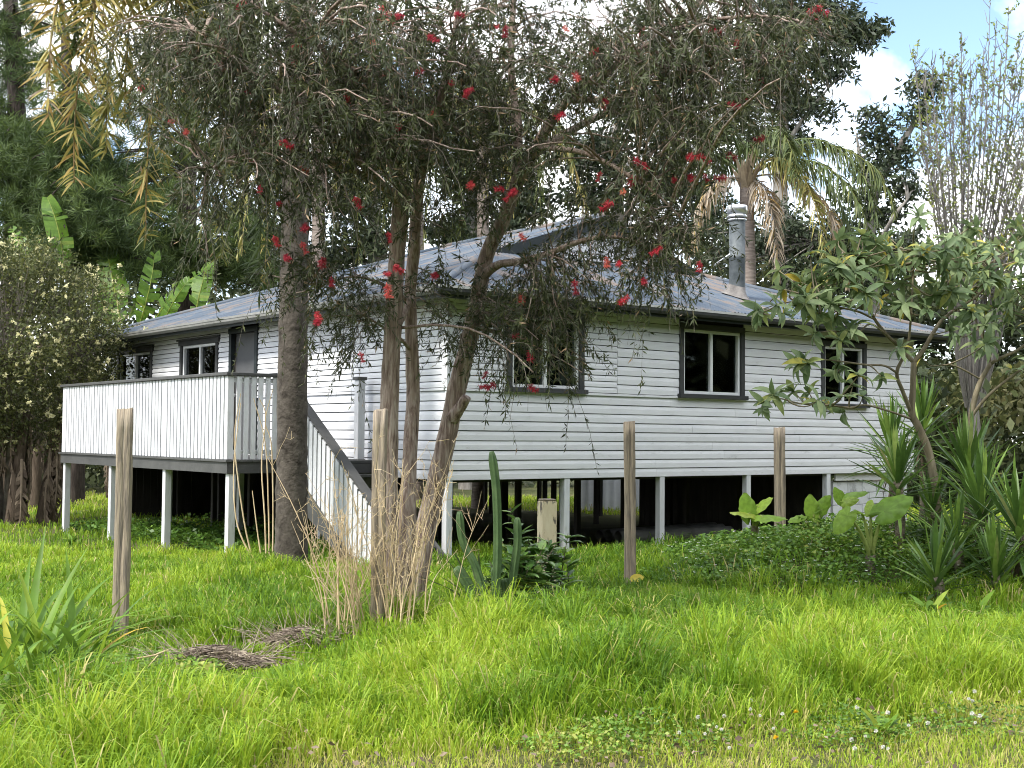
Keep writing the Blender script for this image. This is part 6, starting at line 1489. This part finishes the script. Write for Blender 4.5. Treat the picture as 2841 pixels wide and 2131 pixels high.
def leafy_shrub(label, px, py, hgt, wid, n, seed, stems=9, Yo=0.0):
    r = np.random.RandomState(seed); b = at_ground(px, py) + [0, Yo, 0]; t = thing('leafy_shrub', label, 'shrub', b); G = Geo(); cnt = 0
    for k in range(stems):
        a = r.rand() * 6.28; q = r.uniform(.2, 1); e = np.array([math.cos(a) * wid * q, math.sin(a) * wid * .7 * q, hgt * r.uniform(.55, 1.0) * (1.1 - .35 * q)]); m = e * [.5, .5, .55] + r.normal(size=3) * .03
        P = resample(np.array([[e[0] * .2, e[1] * .2, -.05], m, e]), 16); V, Q, T = tubes(P[None], np.linspace(.009, .003, 16)[None], 5); G.add(V, Q)
        for j in range(n // stems):
            f = r.uniform(.12, 1) ** .8; i = int(f * 15); p = P[i]; tg = nrm(P[min(15, i + 1)] - P[max(0, i - 1)]); aa = j * 2.4 + k; o = nrm(np.cross(tg, [math.cos(aa), math.sin(aa), .1])); d = nrm(o * .85 + tg * .45)
            link('leaf', SH[j % 2], t, m_at(p, d, (0, 0, 1), r.uniform(.6, 1.2)))
    G.build('stems', M_sol_bark, t)
leafy_shrub('leafy green shrub growing around the cream stump', 1130, 1335, 1.12, .32, 297, 861, 18, -.25)
leafy_shrub('bushy lower part of the leafy shrub between cactus and cream stump', 1110, 1338, .78, .32, 295, 863, 18, -.35)
leafy_shrub('upright leafy shoots on the right side of the cream stump', 1196, 1330, 1.0, .15, 170, 862, 7, -.12)
def cream_stump():
    p = at_ground(1192, 1312); o = thing('painted_stump', 'short squared post with peeling cream paint among the shrub leaves', 'post', (p[0] - .05, p[1] + .12, p[2]), .35)
    m, n, pr = new_mat('peeling_cream')
    tcn = n.nodes.new('ShaderNodeTexCoord'); mpn = n.nodes.new('ShaderNodeMapping'); mpn.inputs['Scale'].default_value = (1, 1, .35); n.links.new(tcn.outputs['Object'], mpn.inputs[0])
    a = n.nodes.new('ShaderNodeTexNoise'); a.inputs['Scale'].default_value = 9; a.inputs['Detail'].default_value = 9; a.inputs['Roughness'].default_value = .7; n.links.new(mpn.outputs[0], a.inputs['Vector'])
    c = ramp(n, [(.40, (.74, .65, .45)), (.54, (.68, .57, .37)), (.56, (.17, .14, .115)), (.7, (.09, .075, .06))]); n.links.new(a.outputs['Fac'], c.inputs[0]); n.links.new(c.outputs[0], pr.inputs['Base Color']); pr.inputs['Roughness'].default_value = .85
    bu = n.nodes.new('ShaderNodeBump'); bu.inputs['Strength'].default_value = .6; bu.inputs['Distance'].default_value = .01; bu.invert = True; n.links.new(a.outputs['Fac'], bu.inputs['Height']); n.links.new(bu.outputs[0], pr.inputs['Normal'])
    bx('shaft', m, o, (-.075, -.075, -.2), (.075, .075, 1.05), .008); bx('weathered_top', M_post, o, (-.07, -.07, 1.051), (.07, .07, 1.072), .01)
cream_stump()

# ---- dry stems
def dry_clump(label, px, py, n, seed, spread, height, Yj, top_spread):
    r = np.random.RandomState(seed); b = at_ground(px, py); t = thing('dry_weed', label, 'dry weed', b)
    for k in range(n):
        x0 = r.normal() * spread * .5; y0 = r.normal() * Yj; h = height * r.uniform(.45, 1.05); lean = x0 * 1.1 + r.normal() * top_spread
        P = resample(np.array([[x0, y0, -.05], [x0 + lean * .25 + r.normal() * .02, y0, h * .35], [x0 + lean * .6 + r.normal() * .03, y0 + r.normal() * .05, h * .7], [x0 + lean, y0 + r.normal() * .1, h]]), 16)
        G = Geo(); V, Q, _ = tubes(P[None], np.linspace(.0062, .0018, 16)[None] * r.uniform(.7, 1.3), 5); G.add(V, Q); br = []
        for _ in range(r.randint(4, 10)):
            i = r.randint(5, 15); d = nrm(np.array([r.normal() * .6, r.normal() * .4, .9])); L = r.uniform(.08, .30); q = np.linspace(0, 1, 5)[:, None]; br.append(P[i] + d * L * q + np.array([0, 0, .25 * L]) * q ** 2 + np.cumsum(r.normal(size=(5, 3)) * .005, 0))
            for _ in range(3): j = r.randint(1, 5); d2 = nrm(d + r.normal(size=3) * .7); br.append(br[-1][min(j, 4)] * 1 + d2 * q * r.uniform(.03, .10))
        V, Q, _ = tubes(np.array(br), np.linspace(.0026, .0012, 5)[None], 3); G.add(V, Q); G.build('stem', M_dry, t)
dry_clump('tall pale dry weed stems clustered round the second fence post', 835, 1400, 36, 871, .36, 1.45, .10, .13)
dry_clump('sparse dry weed stems leaning left of the second fence post', 742, 1402, 11, 872, .22, 1.35, .06, .14)
def dry_near_deck():
    b = at_ground(560, 1215); t = thing('dry_weed', 'few tall bare brown shoots left of the thick palm trunk', 'dry weed', b); r = np.random.RandomState(873)
    for k, pts in enumerate((((548, 1215), (512, 1130), (505, 1010), (520, 870)), ((548, 1218), (528, 1130), (510, 1000), (507, 930), (520, 850)), ((566, 1215), (555, 1140), (545, 1060)), ((575, 1215), (572, 1120), (565, 1000), (574, 900), (560, 860)), ((582, 1215), (580, 1100), (573, 960), (548, 860)), ((589, 1215), (590, 1100), (586, 960), (573, 910), (590, 840)))):
        P = resample(np.array([W(x, y, b[1]) for x, y in pts]), 20) - b; P[0, 2] = -.05; V, Q, _ = tubes(P[None], np.linspace(.013, .005, 20)[None], 6); Geo().add(V, Q).build('stem', M_dry, t, True)
dry_near_deck()

# ---- lily clump at lower left, weeds and broad leaves
LYL = [blade_mesh('leaf', M_lily, .75, .042, b, .3, 10, lambda s: np.clip(1 - s ** 3, .03, 1)) for b in (.35, .8, 1.3, 1.8)]
def lily(label, px, py, n, seed, size, wid=.12):
    r = np.random.RandomState(seed); b = at_ground(px, py); t = thing('lily_clump', label, 'plant', b)
    for k in range(n):
        a = r.rand() * 6.28; el = r.uniform(.75, 1.4); d = (math.cos(a) * math.cos(el), math.sin(a) * math.cos(el), math.sin(el)); link('leaf', LYL[r.randint(4)], t, m_at((r.normal() * wid, r.normal() * wid, 0), d, (0, 0, 1), size * r.uniform(.6, 1.15)))
lily('clump of long arching strap leaves at the lower left edge', 80, 1500, 90, 881, 1.35, .16)
lily('smaller strap-leaved clump at the bottom left corner', -20, 1590, 40, 882, 1.1, .14)
lily('tuft of dark reedy blades in the right foreground grass', 1920, 1490, 46, 883, .42, .10)
WD = [blade_mesh('leaf', M_lily, .26, .06, b, .3, 6, None, .006, 3) for b in (.5, 1.1)]
def dock(label, px, py, n, seed, s=1.0):
    r = np.random.RandomState(seed); b = at_ground(px, py); t = thing('broad_weed', label, 'weed', b, 0, 'broad-leaved weeds in the grass')
    for k in range(n):
        a = k * 2.4 + r.rand() * .4; el = r.uniform(.4, 1.1); link('leaf', WD[k % 2], t, m_at((0, 0, .01), (math.cos(a) * math.cos(el), math.sin(a) * math.cos(el), math.sin(el)), (0, 0, 1), s * r.uniform(.7, 1.2)))
dock('broad-leaved weed in the long grass below the elephant ears', 1705, 1400, 9, 891)
dock('pale wavy-leaved weed at the foot of the low front yucca', 2010, 1345, 14, 892, 1.1)
dock('pale wavy-leaved weed right of the low front yucca', 2110, 1345, 14, 893, 1.1)
dock('flat broad weed in the short grass near the bottom edge', 1905, 1590, 12, 894, .8)
dock('broad weed in the lawn just below the deck corner post', 155, 1178, 12, 895, 1.0)
def fallen(label, px, py, s, seed, Yo=0):
    b = at_ground(px, py) + [0, Yo, .12]; o = tag(link('fallen_leaf', FAL, None, m_at(b, (.9, .1, .25), (0, -.8, .5), s)), label, 'leaf', 'yellow fallen leaves')
FAL = blade_mesh('fallen_leaf', leafmat('yellow_leaf', [(0, (.50, .40, .05)), (1, (.60, .50, .08))], .3, .6), .26, .16, .4, .3, 7)
fallen('yellow fallen leaf leaning on the foot of the third fence post', 1360, 1272, .6, 1, -.12)
fallen('small yellow leaf lying on the white-flowered ground cover', 1715, 1250, .5, 2, -.3)
